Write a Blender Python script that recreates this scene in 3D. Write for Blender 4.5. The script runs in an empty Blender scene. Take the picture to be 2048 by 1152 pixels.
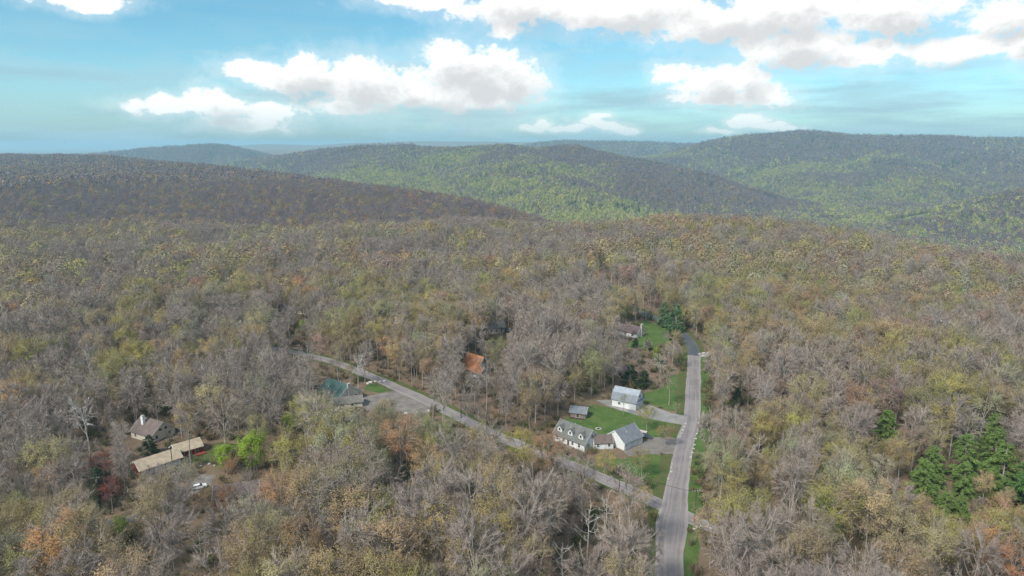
import bpy, bmesh, math, random
import numpy as np
from mathutils import Vector, Matrix
R = math.radians
scene = bpy.context.scene
COL = scene.collection

# ------------------------------------------------------------------ camera
CAM_H = 108.0
cam_d = bpy.data.cameras.new('camera')
cam_d.lens = 24.0; cam_d.sensor_width = 36.0
cam_d.clip_start = 1.0; cam_d.clip_end = 120000.0
cam = bpy.data.objects.new('camera', cam_d); COL.objects.link(cam)
cam.location = (0, 0, CAM_H); cam.rotation_euler = (R(90 - 11.83), 0, 0)
scene.camera = cam

# ------------------------------------------------------------------ exposure / render
scene.view_settings.view_transform = 'Standard'
scene.view_settings.look = 'None'
scene.view_settings.exposure = 1.45
scene.view_settings.gamma = 1.0
scene.render.engine = 'CYCLES'
cy = scene.cycles
cy.max_bounces = 5; cy.diffuse_bounces = 2; cy.glossy_bounces = 2; cy.transmission_bounces = 2
cy.volume_bounces = 1; cy.transparent_max_bounces = 4
cy.use_denoising = True; cy.denoising_prefilter = 'NONE'; cy.use_adaptive_sampling = True; cy.adaptive_threshold = 0.02
cy.sample_clamp_indirect = 6.0

# ------------------------------------------------------------------ sun
SUN_EL, SUN_AZ = 44.0, 222.0          # azimuth clockwise from +Y: behind the viewer, a little to the left
sun_d = bpy.data.lights.new('sun', 'SUN'); sun_d.energy = 1.5; sun_d.angle = R(10); sun_d.color = (1.0, 0.95, 0.87)
sun = bpy.data.objects.new('sun', sun_d); COL.objects.link(sun)
to_sun = Vector((math.sin(R(SUN_AZ)) * math.cos(R(SUN_EL)), math.cos(R(SUN_AZ)) * math.cos(R(SUN_EL)), math.sin(R(SUN_EL))))
sun.rotation_euler = to_sun.to_track_quat('Z', 'Y').to_euler()
sun.location = (-60, -120, 400)


# ------------------------------------------------------------------ sky with broken cumulus
class NT:
    """small helper for node trees"""
    def __init__(self, tree): self.t = tree; self.l = tree.links
    def n(self, kind, **kw):
        nd = self.t.nodes.new(kind)
        for k, v in kw.items(): setattr(nd, k, v)
        return nd
    def set(self, nd, i, v):
        if hasattr(v, 'is_output') or isinstance(v, bpy.types.NodeSocket): self.l.new(v, nd.inputs[i])
        else: nd.inputs[i].default_value = v
    def math(self, op, a, b=0.0, c=0.0, clamp=False):
        nd = self.n('ShaderNodeMath', operation=op, use_clamp=clamp)
        self.set(nd, 0, a); self.set(nd, 1, b); self.set(nd, 2, c)
        return nd.outputs[0]
    def vmath(self, op, a, b=(0, 0, 0), c=(0, 0, 0)):
        nd = self.n('ShaderNodeVectorMath', operation=op)
        self.set(nd, 0, a)
        if op not in ('LENGTH', 'NORMALIZE'): self.set(nd, 1, b)
        if op == 'MULTIPLY_ADD': self.set(nd, 2, c)
        return nd.outputs['Value'] if op in ('LENGTH', 'DOT_PRODUCT') else nd.outputs['Vector']
    def comb(self, x, y, z):
        nd = self.n('ShaderNodeCombineXYZ')
        for i, v in enumerate((x, y, z)): self.set(nd, i, v)
        return nd.outputs[0]
    def noise(self, vec, scale, detail=4, rough=0.5, dim='3D'):
        nd = self.n('ShaderNodeTexNoise', noise_dimensions=dim)
        if vec is not None: self.l.new(vec, nd.inputs['Vector'])
        nd.inputs['Scale'].default_value = scale; nd.inputs['Detail'].default_value = detail
        nd.inputs['Roughness'].default_value = rough
        return nd.outputs[0]
    def mix(self, f, a, b, blend='MIX'):
        nd = self.n('ShaderNodeMix', data_type='RGBA', blend_type=blend)
        self.set(nd, 0, f)
        for i, v in ((6, a), (7, b)):
            if not isinstance(v, bpy.types.NodeSocket) and len(v) == 3: v = (*v, 1)
            self.set(nd, i, v)
        return nd.outputs[2]
    def remap(self, v, a, b, c=0.0, d=1.0, smooth=True):
        nd = self.n('ShaderNodeMapRange', interpolation_type='SMOOTHSTEP' if smooth else 'LINEAR')
        for i, q in enumerate((v, a, b, c, d)): self.set(nd, i, q)
        return nd.outputs[0]


CLOUDS = [(-0.052,0.0928,0.081,0.0467),(-0.087,0.1080,0.050,0.0397),(-0.006,0.0861,0.051,0.0416),(-0.211,0.0842,0.075,0.0368),(-0.290,0.0910,0.062,0.0270),(-0.352,0.0967,0.041,0.0151),(-0.143,0.0685,0.112,0.0215),(-0.045,0.0623,0.078,0.0190),(-0.226,0.0541,0.048,0.0120),(-0.392,0.0494,0.036,0.0215),(-0.451,0.0481,0.052,0.0111),(-0.328,0.0447,0.046,0.0156),(-0.357,0.0275,0.057,0.0117),(0.275,0.0829,0.055,0.0259),(0.318,0.0863,0.036,0.0256),(0.222,0.0939,0.034,0.0144),(0.337,0.0653,0.048,0.0154),(0.286,0.0631,0.058,0.0131),(-0.119,0.1938,0.075,0.0141),(0.018,0.1854,0.103,0.0258),(0.155,0.1801,0.118,0.0281),(0.274,0.1598,0.099,0.0289),(0.381,0.1265,0.087,0.0282),(0.452,0.1107,0.055,0.0180),(0.354,0.1648,0.116,0.0305),(0.481,0.1587,0.088,0.0289),(0.563,0.1108,0.054,0.0192),(0.593,0.1457,0.042,0.0218),(0.624,0.1214,0.027,0.0322),(-0.010,0.1594,0.026,0.0144),(-0.536,0.1678,0.048,0.0134),(0.026,0.0244,0.021,0.0062),(0.043,0.0300,0.017,0.0083),(0.061,0.0237,0.018,0.0055),(0.090,0.0230,0.021,0.0048),(0.111,0.0319,0.021,0.0082),(0.135,0.0283,0.028,0.0075),(0.160,0.0228,0.017,0.0048),(0.121,0.0414,0.018,0.0055),(0.289,0.0174,0.026,0.0040),(0.314,0.0279,0.017,0.0079),(0.330,0.0310,0.022,0.0105),(0.352,0.0249,0.021,0.0059),(0.375,0.0208,0.016,0.0039)]

world = bpy.data.worlds.new('World'); scene.world = world; world.use_nodes = True
wt = world.node_tree; wt.nodes.clear(); W = NT(wt)
SKY_STRENGTH = 0.0585
tc = W.n('ShaderNodeTexCoord').outputs['Generated']
sep = W.n('ShaderNodeSeparateXYZ'); wt.links.new(tc, sep.inputs[0])
dx, dy, dz = sep.outputs
az = W.math('ARCTAN2', dx, dy)
hz = W.math('SQRT', W.math('ADD', W.math('MULTIPLY', dx, dx), W.math('MULTIPLY', dy, dy)))
el = W.math('DIVIDE', dz, W.math('MAXIMUM', hz, 0.02))
# wind-torn edges: distort the direction a little before the cloud banks are looked up
pos = W.comb(az, el, 0.0)
pn = W.comb(az, W.math('MULTIPLY', el, 1.25), 0.0)
warp = W.n('ShaderNodeTexNoise'); wt.links.new(pn, warp.inputs['Vector'])
warp.inputs['Scale'].default_value = 16; warp.inputs['Detail'].default_value = 2.5; warp.inputs['Roughness'].default_value = 0.55
warped = W.vmath('MULTIPLY_ADD', W.vmath('SUBTRACT', warp.outputs['Color'], (0.5, 0.5, 0.5)), (0.055, 0.026, 0.0), pos)

def bank_group(blobs):
  gr = bpy.data.node_groups.new('cumulus_banks', 'ShaderNodeTree')
  gr.interface.new_socket('Vector', in_out='INPUT', socket_type='NodeSocketVector')
  gr.interface.new_socket('Field', in_out='OUTPUT', socket_type='NodeSocketFloat')
  G = NT(gr); gi = G.n('NodeGroupInput'); go = G.n('NodeGroupOutput')
  flat = G.n('ShaderNodeVectorMath', operation='MULTIPLY'); gr.links.new(gi.outputs[0], flat.inputs[0]); flat.inputs[1].default_value = (1, 1, 0)
  acc = None
  for (a, e, ra, re) in blobs:
    v = G.vmath('MULTIPLY_ADD', flat.outputs[0], (1 / ra, 1 / re, 0), (-a / ra, -e / re, 0))
    ln = G.vmath('LENGTH', v)
    acc = ln if acc is None else G.math('SMOOTH_MIN', acc, ln, 0.18)
  gr.links.new(G.math('SUBTRACT', 1.0, acc), go.inputs[0])
  return gr
BANKS, THICK = bank_group(CLOUDS), bank_group([c for c in CLOUDS if c[3] > .0185])
def banks(vec, gr=BANKS):
    nd = W.n('ShaderNodeGroup'); nd.node_tree = gr; wt.links.new(vec, nd.inputs[0]); return nd.outputs[0]
# the same kind of cloud deck everywhere else (seen by nobody from here but it lights the land)
zz = W.math('ADD', W.math('ABSOLUTE', dz), 0.12)
plane = W.comb(W.math('DIVIDE', dx, zz), W.math('DIVIDE', dy, zz), 3.7)
deck = W.math('MULTIPLY', W.math('SUBTRACT', W.noise(plane, 0.55, 5, 0.55), 0.53), 4.5)
away = W.math('MAXIMUM', W.remap(W.math('ABSOLUTE', az), 0.66, 0.85), W.remap(el, 0.2, 0.3))
puff = W.noise(pn, 30, 6, 0.62)
bil = W.math('ABSOLUTE', W.math('SUBTRACT', W.noise(warped, 60, 2, 0.5), 0.5))        # billows: rounded puffs with creases between
rough = W.math('ADD', W.math('MULTIPLY', W.math('SUBTRACT', puff, 0.5), 1.75),
               W.math('MULTIPLY', W.math('SUBTRACT', bil, 0.08), 0.8))
def pick(a, b, f): return W.math('ADD', W.math('MULTIPLY', a, W.math('SUBTRACT', 1.0, f)), W.math('MULTIPLY', b, f))
field = W.math('ADD', pick(banks(warped), deck, away), rough)
above = pick(banks(W.vmath('ADD', warped, (-0.010, 0.020, 0)), THICK), W.math('ADD', deck, -0.1), away)
cover = W.math('MULTIPLY', W.remap(field, -0.20, 0.34), W.remap(el, 0.01, 0.065, 0.55, 1.0))
wisp = W.math('MULTIPLY', W.remap(field, -0.9, 0.1), 0.24)                        # thin veils around the banks
cover = W.math('MAXIMUM', cover, wisp)
shade = W.remap(W.math('ADD', above, W.math('MULTIPLY', rough, 0.8)), -0.12, 0.85)
nish = W.n('ShaderNodeTexSky', sky_type='NISHITA'); nish.sun_disc = False
nish.sun_elevation = R(SUN_EL); nish.sun_rotation = R(SUN_AZ); nish.air_density = 1.0; nish.dust_density = 1.2; nish.ozone_density = 1.0
airtint = W.mix(W.remap(el, 0.0, 0.17), (0.70, 1.06, 1.26, 1), (0.50, 0.885, 0.955, 1))
clear = W.mix(1.0, nish.outputs[0], airtint, 'MULTIPLY')
# thin high streaks
st = W.noise(W.comb(W.math('MULTIPLY', az, 3.0), W.math('MULTIPLY', el, 17.0), 1.3), 2.4, 6, 0.6)
streak = W.math('MULTIPLY', W.remap(st, 0.36, 0.66), W.remap(el, 0.18, 0.03, 0.12, 0.8))
veil = W.mix(streak, clear, (2.8, 4.35, 4.95, 1))
stg = W.noise(W.comb(W.math('MULTIPLY', az, 2.0), W.math('MULTIPLY', el, 19.0), 8.1), 2.8, 5, 0.55)
veil = W.mix(W.math('MULTIPLY', W.remap(stg, 0.46, 0.72), W.remap(el, 0.15, 0.04, 0.10, 0.55)), veil, (2.2, 3.4, 3.9, 1))
ccol = W.mix(shade, (7.4, 7.35, 7.2, 1), (4.7, 4.75, 4.8, 1))
skyc = W.mix(cover, veil, ccol)
bg = W.n('ShaderNodeBackground'); wt.links.new(skyc, bg.inputs[0]); bg.inputs[1].default_value = SKY_STRENGTH
wo = W.n('ShaderNodeOutputWorld'); wt.links.new(bg.outputs[0], wo.inputs[0])
world.cycles.sampling_method = 'MANUAL'; world.cycles.sample_map_resolution = 512


# ------------------------------------------------------------------ materials
MATS = {}
def material(name, build, rough=0.85, spec=0.2):
    m = bpy.data.materials.new(name); m.use_nodes = True
    nt = m.node_tree; nt.nodes.clear(); N = NT(nt)
    out = N.n('ShaderNodeOutputMaterial')
    p = N.n('ShaderNodeBsdfPrincipled'); p.inputs['Roughness'].default_value = rough
    p.inputs['Specular IOR Level'].default_value = spec
    nt.links.new(p.outputs[0], out.inputs[0])
    c = build(N, p, out)
    if c is not None:
        if isinstance(c, bpy.types.NodeSocket): nt.links.new(c, p.inputs['Base Color'])
        else: p.inputs['Base Color'].default_value = (*c, 1)
    MATS[name] = m
    return m

def wpos(N):
    return N.n('ShaderNodeNewGeometry').outputs['Position']
def opos(N):
    return N.n('ShaderNodeTexCoord').outputs['Object']

def plain(name, col, rough=0.7, var=0.18, scale=1.5, spec=0.25, metal=0.0):
    def b(N, p, out):
        p.inputs['Metallic'].default_value = metal
        v = N.noise(opos(N), scale, 5, 0.6)
        return N.mix(v, tuple(c * (1 - var) for c in col), tuple(min(1, c * (1 + var)) for c in col))
    return material(name, b, rough, spec)

def litter(N, p, out):
    w = wpos(N)
    big = N.remap(N.noise(w, 0.02, 4, 0.6), 0.35, 0.68)
    mid = N.remap(N.noise(w, 0.22, 5, 0.65), 0.32, 0.7)
    fine = N.noise(w, 2.6, 5, 0.7)
    c = N.mix(mid, (0.16, 0.108, 0.078), (0.245, 0.17, 0.12))
    c = N.mix(N.math('MULTIPLY', big, 0.55), c, (0.105, 0.095, 0.048))
    c = N.mix(N.remap(fine, 0.4, 0.75, 0, 0.6), c, (0.29, 0.215, 0.155))
    c = N.mix(N.remap(N.noise(w, 0.9, 4, 0.7), 0.5, 0.72, 0, 0.6), c, (0.075, 0.058, 0.042))
    return c
material('leaf_litter', litter, 0.95, 0.1)

def turf(N, p, out):
    w = wpos(N)
    a = N.remap(N.noise(w, 0.16, 5, 0.6), 0.3, 0.7)
    f = N.noise(w, 2.2, 5, 0.7)
    c = N.mix(a, (0.050, 0.105, 0.024), (0.098, 0.155, 0.042))
    c = N.mix(N.remap(f, 0.42, 0.78, 0, 0.7), c, (0.16, 0.19, 0.075))
    c = N.mix(N.remap(N.noise(w, 0.35, 5, 0.7), 0.52, 0.72, 0, 0.75), c, (0.20, 0.16, 0.085))
    return c
material('turf', turf, 0.95, 0.1)
def verge(N, p, out):
    w = wpos(N)
    a = N.remap(N.noise(w, 0.35, 5, 0.65), 0.3, 0.66)
    c = N.mix(a, (0.06, 0.115, 0.026), (0.125, 0.11, 0.055))
    return N.mix(N.remap(N.noise(w, 2.5, 5, 0.7), 0.45, 0.8, 0, 0.5), c, (0.15, 0.16, 0.07))
material('verge_grass', verge, 0.95, 0.1)

def gravel(base, dark, pale):
    def b(N, p, out):
        uv = N.n('ShaderNodeUVMap').outputs[0]
        s = N.n('ShaderNodeSeparateXYZ'); N.l.new(uv, s.inputs[0])
        wob = N.math('MULTIPLY', N.math('SUBTRACT', N.noise(wpos(N), 0.05, 3), 0.5), 0.25)
        u = N.math('ADD', s.outputs[0], wob)
        # wheel tracks worn along the road: v is metres along, u is 0..1 across
        streaks = N.noise(N.comb(N.math('MULTIPLY', u, 9.0), N.math('MULTIPLY', s.outputs[1], 0.02), 0.3), 1.0, 4, 0.6)
        patch = N.remap(N.noise(wpos(N), 0.10, 5, 0.6), 0.3, 0.7)
        c = N.mix(N.remap(streaks, 0.35, 0.65), dark, base)
        c = N.mix(N.math('MULTIPLY', patch, 0.5), c, pale)
        c = N.mix(N.remap(N.noise(wpos(N), 0.22, 6, 0.7), 0.56, 0.68, 0, 0.55), c, tuple(q * 0.8 for q in dark))
        c = N.mix(N.remap(N.math('ABSOLUTE', N.math('SUBTRACT', u, 0.5)), 0.36, 0.5, 0, 0.5), c, tuple(q * 1.15 for q in pale))
        grit = N.noise(wpos(N), 3.0, 5, 0.75)
        c = N.mix(N.remap(grit, 0.5, 0.85, 0, 0.4), c, tuple(q * 1.5 for q in pale))
        return c
    return b
material('road_gravel', gravel((0.30, 0.266, 0.262), (0.185, 0.168, 0.172), (0.345, 0.305, 0.29)), 0.95, 0.15)
material('road_asphalt', gravel((0.105, 0.112, 0.125), (0.075, 0.082, 0.094), (0.13, 0.135, 0.145)), 0.9, 0.2)
def drive(N, p, out):
    w = wpos(N)
    c = N.mix(N.remap(N.noise(w, 0.18, 5, 0.6), 0.3, 0.7), (0.22, 0.215, 0.21), (0.34, 0.325, 0.305))
    return N.mix(N.remap(N.noise(w, 0.09, 4, 0.6), 0.58, 0.72, 0, 0.6), c, (0.14, 0.145, 0.155))
material('drive_gravel', drive, 0.95, 0.15)
material('lot_gravel', lambda N, p, o: N.mix(N.remap(N.noise(wpos(N), 0.25, 5, 0.65), 0.3, 0.7), (0.17, 0.15, 0.135), (0.26, 0.235, 0.215)), 0.95, 0.15)
plain('stone_pale', (0.46, 0.43, 0.40), 0.9, 0.3, 3)
plain('white_siding', (0.68, 0.69, 0.69), 0.7, 0.14, 0.8)
plain('cream_siding', (0.62, 0.56, 0.46), 0.7, 0.1, 0.8)
plain('stone_wall', (0.46, 0.42, 0.38), 0.9, 0.35, 2.5)
plain('white_trim', (0.8, 0.8, 0.8), 0.5, 0.04, 1)
plain('door_white', (0.72, 0.75, 0.79), 0.5, 0.06, 1)
plain('dark_glass', (0.03, 0.035, 0.045), 0.12, 0.2, 1, 0.6)
plain('dark_wood', (0.085, 0.055, 0.04), 0.85, 0.3, 2)
plain('weathered_wood', (0.21, 0.18, 0.15), 0.9, 0.3, 1.6)
plain('deck_tan', (0.45, 0.31, 0.21), 0.85, 0.2, 1.5)
plain('red_boards', (0.25, 0.055, 0.035), 0.8, 0.25, 1.8)
plain('steel', (0.35, 0.36, 0.37), 0.4, 0.1, 2, 0.5, 0.6)
plain('pole_wood', (0.10, 0.08, 0.065), 0.9, 0.3, 2)
plain('stop_red', (0.60, 0.03, 0.04), 0.5, 0.05, 1)
plain('rubber', (0.02, 0.02, 0.02), 0.8, 0.2, 3)
plain('car_white', (0.78, 0.79, 0.8), 0.25, 0.03, 1, 0.5)
plain('car_dark', (0.05, 0.06, 0.07), 0.25, 0.1, 1, 0.5)
plain('tarp_blue', (0.06, 0.22, 0.36), 0.5, 0.2, 1.5)
plain('brick_red', (0.20, 0.09, 0.07), 0.9, 0.3, 3)
def roofing(name, col, rows=3.2, rough=0.85, metal=0.0, spec=0.2):
    def b(N, p, out):
        p.inputs['Metallic'].default_value = metal
        o = opos(N)
        a = N.noise(o, 0.6, 5, 0.65); f = N.noise(o, 4.0, 4, 0.7)
        c = N.mix(N.remap(a, 0.3, 0.7), tuple(q * 0.78 for q in col), tuple(q * 1.12 for q in col))
        c = N.mix(N.remap(f, 0.4, 0.8, 0, 0.45), c, tuple(q * 1.5 for q in col))
        return c
    return material(name, b, rough, spec)
roofing('shingle_slate', (0.185, 0.20, 0.222))
roofing('shingle_greygreen', (0.15, 0.155, 0.145))
roofing('shingle_brown', (0.16, 0.125, 0.115))
roofing('shingle_redbrown', (0.17, 0.095, 0.085))
roofing('shingle_plum', (0.125, 0.09, 0.095))
roofing('shingle_tan', (0.45, 0.37, 0.27))
roofing('shingle_greybrown', (0.19, 0.175, 0.16))
roofing('metal_green', (0.062, 0.118, 0.102), rough=0.5, spec=0.4)
roofing('metal_pale', (0.33, 0.36, 0.40), rough=0.45, spec=0.4)
roofing('metal_grey', (0.17, 0.19, 0.225), rough=0.5, spec=0.4)
roofing('cedar_orange', (0.40, 0.175, 0.085), rough=0.85)

# trees: the leaf colour of each tree comes from the tree itself (tint)
def tint(N):
    a = N.n('ShaderNodeAttribute', attribute_type='INSTANCER'); a.attribute_name = 'tint'
    return a.outputs['Color']
def leafy(N, p, out):
    c = N.mix(N.noise(opos(N), 0.9, 3, 0.6), (0.72, 0.72, 0.70), (1.30, 1.28, 1.2))
    c = N.mix(1.0, tint(N), c, 'MULTIPLY')
    d = N.n('ShaderNodeBsdfDiffuse'); t = N.n('ShaderNodeBsdfTranslucent'); m = N.n('ShaderNodeMixShader')
    N.l.new(c, d.inputs[0]); N.l.new(c, t.inputs[0]); m.inputs[0].default_value = 0.28
    N.l.new(d.outputs[0], m.inputs[1]); N.l.new(t.outputs[0], m.inputs[2]); N.l.new(m.outputs[0], out.inputs[0])
material('leaves', leafy)
def canopy(N, p, out):
    c = N.mix(N.noise(opos(N), 0.35, 2, 0.6), (0.72, 0.72, 0.72), (1.28, 1.28, 1.25))
    c = N.mix(1.0, tint(N), c, 'MULTIPLY')
    d = N.n('ShaderNodeBsdfDiffuse'); N.l.new(c, d.inputs[0]); N.l.new(d.outputs[0], out.inputs[0])
material('far_leaves', canopy)
def twigs(N, p, out):
    r = N.n('ShaderNodeObjectInfo').outputs['Random']
    c = N.n('ShaderNodeValToRGB'); N.l.new(r, c.inputs[0])
    cr = c.color_ramp; cr.elements[0].color = (0.36, 0.295, 0.25, 1); cr.elements[1].color = (0.355, 0.29, 0.26, 1)
    for q, col in ((0.3, (0.385, 0.325, 0.27, 1)), (0.55, (0.31, 0.26, 0.235, 1)), (0.8, (0.41, 0.345, 0.285, 1))):
        e = cr.elements.new(q); e.color = col
    cc_ = N.mix(0.5, c.outputs[0], N.mix(1.0, tint(N), (1.06, 1.05, 1.06, 1), 'MULTIPLY'))          # buds colour the twigs of each tree
    d = N.n('ShaderNodeBsdfDiffuse'); N.l.new(cc_, d.inputs[0]); N.l.new(d.outputs[0], out.inputs[0])
material('twigs', twigs)
def bark(N, p, out):
    r = N.n('ShaderNodeObjectInfo').outputs['Random']
    c = N.mix(r, (0.20, 0.172, 0.15), (0.42, 0.375, 0.335))
    c = N.mix(N.remap(N.noise(opos(N), 1.8, 4, 0.7), 0.35, 0.7, 0, 0.6), c, (0.42, 0.40, 0.37))
    d = N.n('ShaderNodeBsdfDiffuse'); N.l.new(c, d.inputs[0]); N.l.new(d.outputs[0], out.inputs[0])
material('bark', bark)
plain('bark_pale', (0.50, 0.47, 0.43), 0.9, 0.2, 1.5)


# ------------------------------------------------------------------ lie of the land
K = 1.2706
def P(*pts): return np.array(pts, float) * K
UP_EDGE = P((335, -500), (335, 300), (320, 430), (296, 590), (160, 655), (30, 668), (-55, 700), (-75, 790), (-30, 950), (-95, 1050), (-163, 1150), (-290, 1300),
            (-544, 1600), (-868, 1900), (-1388, 2300), (-1750, 2380), (-3800, 2300), (-3800, -500))
GY = np.array([-500, 540, 620, 680, 760, 860, 960, 1150, 1300, 1600, 1900, 2300, 2500], float) * K
GZ = np.array([0, 0, -1, -6, -21, -24, -16, 0, 6, 11, 19, 42, 40], float) * K
def seg_d(x, y, a, b):
    ex, ey = b[0] - a[0], b[1] - a[1]
    t = np.clip(((x - a[0]) * ex + (y - a[1]) * ey) / (ex * ex + ey * ey), 0, 1)
    return np.hypot(x - a[0] - t * ex, y - a[1] - t * ey), t
def poly_sd(x, y, poly):
    d = np.full(x.shape, 1e9); ins = np.zeros(x.shape, bool)
    n = len(poly)
    for i in range(n):
        a, b = poly[i], poly[(i + 1) % n]
        d = np.minimum(d, seg_d(x, y, a, b)[0])
        c = (a[1] > y) != (b[1] > y)
        xi = (b[0] - a[0]) * (y - a[1]) / ((b[1] - a[1]) if b[1] != a[1] else 1e-9) + a[0]
        ins ^= c & (x < xi)
    return np.where(ins, -d, d)
def vnoise(x, y, seed):
    xi = np.floor(x).astype(np.int64); yi = np.floor(y).astype(np.int64)
    fx = x - xi; fy = y - yi; fx = fx * fx * (3 - 2 * fx); fy = fy * fy * (3 - 2 * fy)
    def h(a, b):
        n = (a * 374761393 + b * 668265263 + seed * 974634777) & 0x7fffffff
        n = ((n ^ (n >> 13)) * 1274126177) & 0x7fffffff
        return ((n ^ (n >> 16)) & 0xffff) / 65535.0
    return (h(xi, yi) * (1 - fx) + h(xi + 1, yi) * fx) * (1 - fy) + (h(xi, yi + 1) * (1 - fx) + h(xi + 1, yi + 1) * fx) * fy
def fbm(x, y, seed, o=4):
    s = 0; a = 1; t = 0
    for i in range(o):
        s = s + a * vnoise(x, y, seed + i * 17); t += a; a *= 0.5; x = x * 2.03 + 11.3; y = y * 2.03 - 7.1
    return s / t
# crest lines: (x, y, z) in survey units, slope, roundness
RIDGES = [
    ([(-1500, 3900, -30), (-1375, 3800, -7), (-986, 3600, 43), (-541, 3300, 74), (-53, 3000, 80), (268, 2900, 73), (447, 2700, 20), (597, 2520, -30), (733, 2360, -78), (883, 2250, -126)], 0.36, 110),
    ([(-53, 3000, 78), (60, 2500, 25), (160, 2050, -42), (230, 1750, -95)], 0.34, 90),
    ([(-541, 3300, 72), (-520, 2800, 14), (-400, 2350, -45), (-260, 1950, -100)], 0.34, 90),
    ([(268, 2900, 70), (400, 2350, -20), (520, 1980, -95)], 0.34, 80),
    ([(954, 4450, -35), (1157, 4250, 55), (1394, 4020, 122), (1687, 4000, 130), (2217, 3900, 116), (2850, 3800, 106), (3900, 3700, 100), (5200, 3600, 90)], 0.32, 220),
    ([(1394, 4020, 118), (1330, 3500, 50), (1290, 3050, -15), (1230, 2750, -60), (1140, 2450, -118)], 0.36, 90),
    ([(1800, 3980, 116), (1720, 3400, 62), (1640, 2950, 18), (1560, 2600, -50), (1480, 2400, -110)], 0.40, 90),
    ([(2400, 3880, 112), (2250, 3300, 52), (2080, 2850, -10), (1900, 2500, -75)], 0.36, 90),
    ([(2850, 3800, 104), (2700, 3100, 40), (2500, 2600, -10)], 0.34, 100),
    ([(2600, 2250, 40), (2000, 1950, 25), (1500, 1760, -18), (1275, 1700, -42), (1050, 1650, -98)], 0.36, 80),
    ([(1900, 1100, 10), (1300, 1000, -30), (900, 950, -95)], 0.36, 80),
    ([(-3400, 5200, -20), (-2835, 5000, 15), (-2542, 5000, 45), (-2139, 5000, 70), (-1953, 4900, 34), (-1700, 4800, -50)], 0.34, 120),
    ([(-3300, 7600, -10), (-2600, 7200, 25), (-1900, 7000, 40), (-1400, 6900, 52), (-700, 6800, 40)], 0.20, 240),
    ([(-4300, 10000, 20), (-4060, 10000, 45), (-3470, 10000, 95), (-2813, 10000, 82), (-2227, 10000, 115), (-1275, 10000, 138), (-60, 10000, 130), (1500, 10000, 118), (3500, 10000, 90), (7500, 10000, 80)], 0.12, 400),
    ([(250, 6400, 60), (450, 6000, 100), (1000, 6000, 100), (1785, 6000, 88), (2600, 6100, 80), (5200, 6200, 60)], 0.20, 250),
]
def gully(x, y):
    return fbm(x / 620 + y / 2600, y / 780, 9, 5) - 0.5
def height(x, y):
    x = np.asarray(x, float); y = np.asarray(y, float)
    sd = poly_sd(x, y, UP_EDGE)
    roll = np.maximum(0, sd + 25 * K)
    up = np.interp(y, GY, GZ) - 0.36 * (np.sqrt(roll ** 2 + 2500) - 50)
    flatm = np.clip((np.hypot(x * 0.8, y) - 520) / 250, 0, 1)
    up = up + flatm * (fbm(x / 260, y / 260, 3) - 0.5) * 26
    hs = [up]
    for pl, sl, rd in RIDGES:
        best = np.full(x.shape, 1e9); zc = np.zeros(x.shape)
        for a, b in zip(pl[:-1], pl[1:]):
            d, t = seg_d(x, y, (a[0] * K, a[1] * K), (b[0] * K, b[1] * K))
            z = (a[2] + (b[2] - a[2]) * t) * K
            cost = d * sl - z
            m = cost < best
            best = np.where(m, cost, best); zc = np.where(m, z - sl * (np.sqrt(d * d + (rd * K) ** 2) - rd * K), zc)
        hs.append(zc)
    dist = np.hypot(x, y)
    base = (-128 + 75 * np.clip((dist - 5200 * K) / (6000 * K), 0, 1)) * K
    hs.append(base + 0 * x)
    T = 9.0
    M = np.max(hs, axis=0)
    h = M + T * np.log(sum(np.exp((q - M) / T) for q in hs))
    near = np.exp((up - M) / T) / sum(np.exp((q - M) / T) for q in hs)
    rough = gully(x, y) * 95 * np.clip((dist - 1200) / 1800, 0, 1) * np.clip((9500 - dist) / 4000, 0.25, 1)
    h = h + rough * (1 - near)
    # the settled part of the plateau is level
    lev = np.clip((560 * K - np.hypot(x * 0.55, y)) / (140 * K), 0, 1) * np.clip((250 * K - x) / (60 * K), 0, 1)
    lev = lev * lev * (3 - 2 * lev)
    return h * (1 - lev)

def link(name, me, parent=None, kind=None):
    o = bpy.data.objects.new(name, me); COL.objects.link(o)
    if parent is not None: o.parent = parent
    if kind: o['kind'] = kind
    return o
def mesh_from(name, verts, faces, mats, midx=None, smooth=False):
    me = bpy.data.meshes.new(name)
    me.from_pydata([tuple(map(float, v)) for v in verts], [], faces)
    for m in mats: me.materials.append(MATS[m])
    if midx is not None: me.polygons.foreach_set('material_index', np.array(midx, dtype=np.int32))
    if smooth: me.polygons.foreach_set('use_smooth', np.ones(len(me.polygons), dtype=bool))
    me.update()
    return me
def grid_mesh(name, X, Y, Z, mat, smooth=True):
    n, m = X.shape
    v = np.stack([X.ravel(), Y.ravel(), Z.ravel()], 1)
    i = np.arange(n - 1)[:, None] * m + np.arange(m - 1)[None, :]
    f = np.stack([i, i + 1, i + m + 1, i + m], -1).reshape(-1, 4)
    me = bpy.data.meshes.new(name)
    me.vertices.add(len(v)); me.vertices.foreach_set('co', v.ravel())
    me.loops.add(f.size); me.loops.foreach_set('vertex_index', f.ravel().astype(np.int32))
    me.polygons.add(len(f)); me.polygons.foreach_set('loop_start', np.arange(0, f.size, 4, dtype=np.int32))
    me.polygons.foreach_set('use_smooth', np.full(len(f), smooth))
    me.materials.append(MATS[mat]); me.update(calc_edges=True); me.validate()
    return me

OY = -600.0                                             # the sheet fans out from well behind the viewer
aa = np.radians(np.linspace(-62, 62, 300)); rr = np.concatenate([[5.0], np.geomspace(300, 46000, 330)])
A_, R_ = np.meshgrid(aa, rr)
GX, GYY = np.sin(A_) * R_, np.cos(A_) * R_ + OY
ground = link('ground', grid_mesh('ground', GX, GYY, height(GX, GYY), 'leaf_litter'), None, 'structure')

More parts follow.
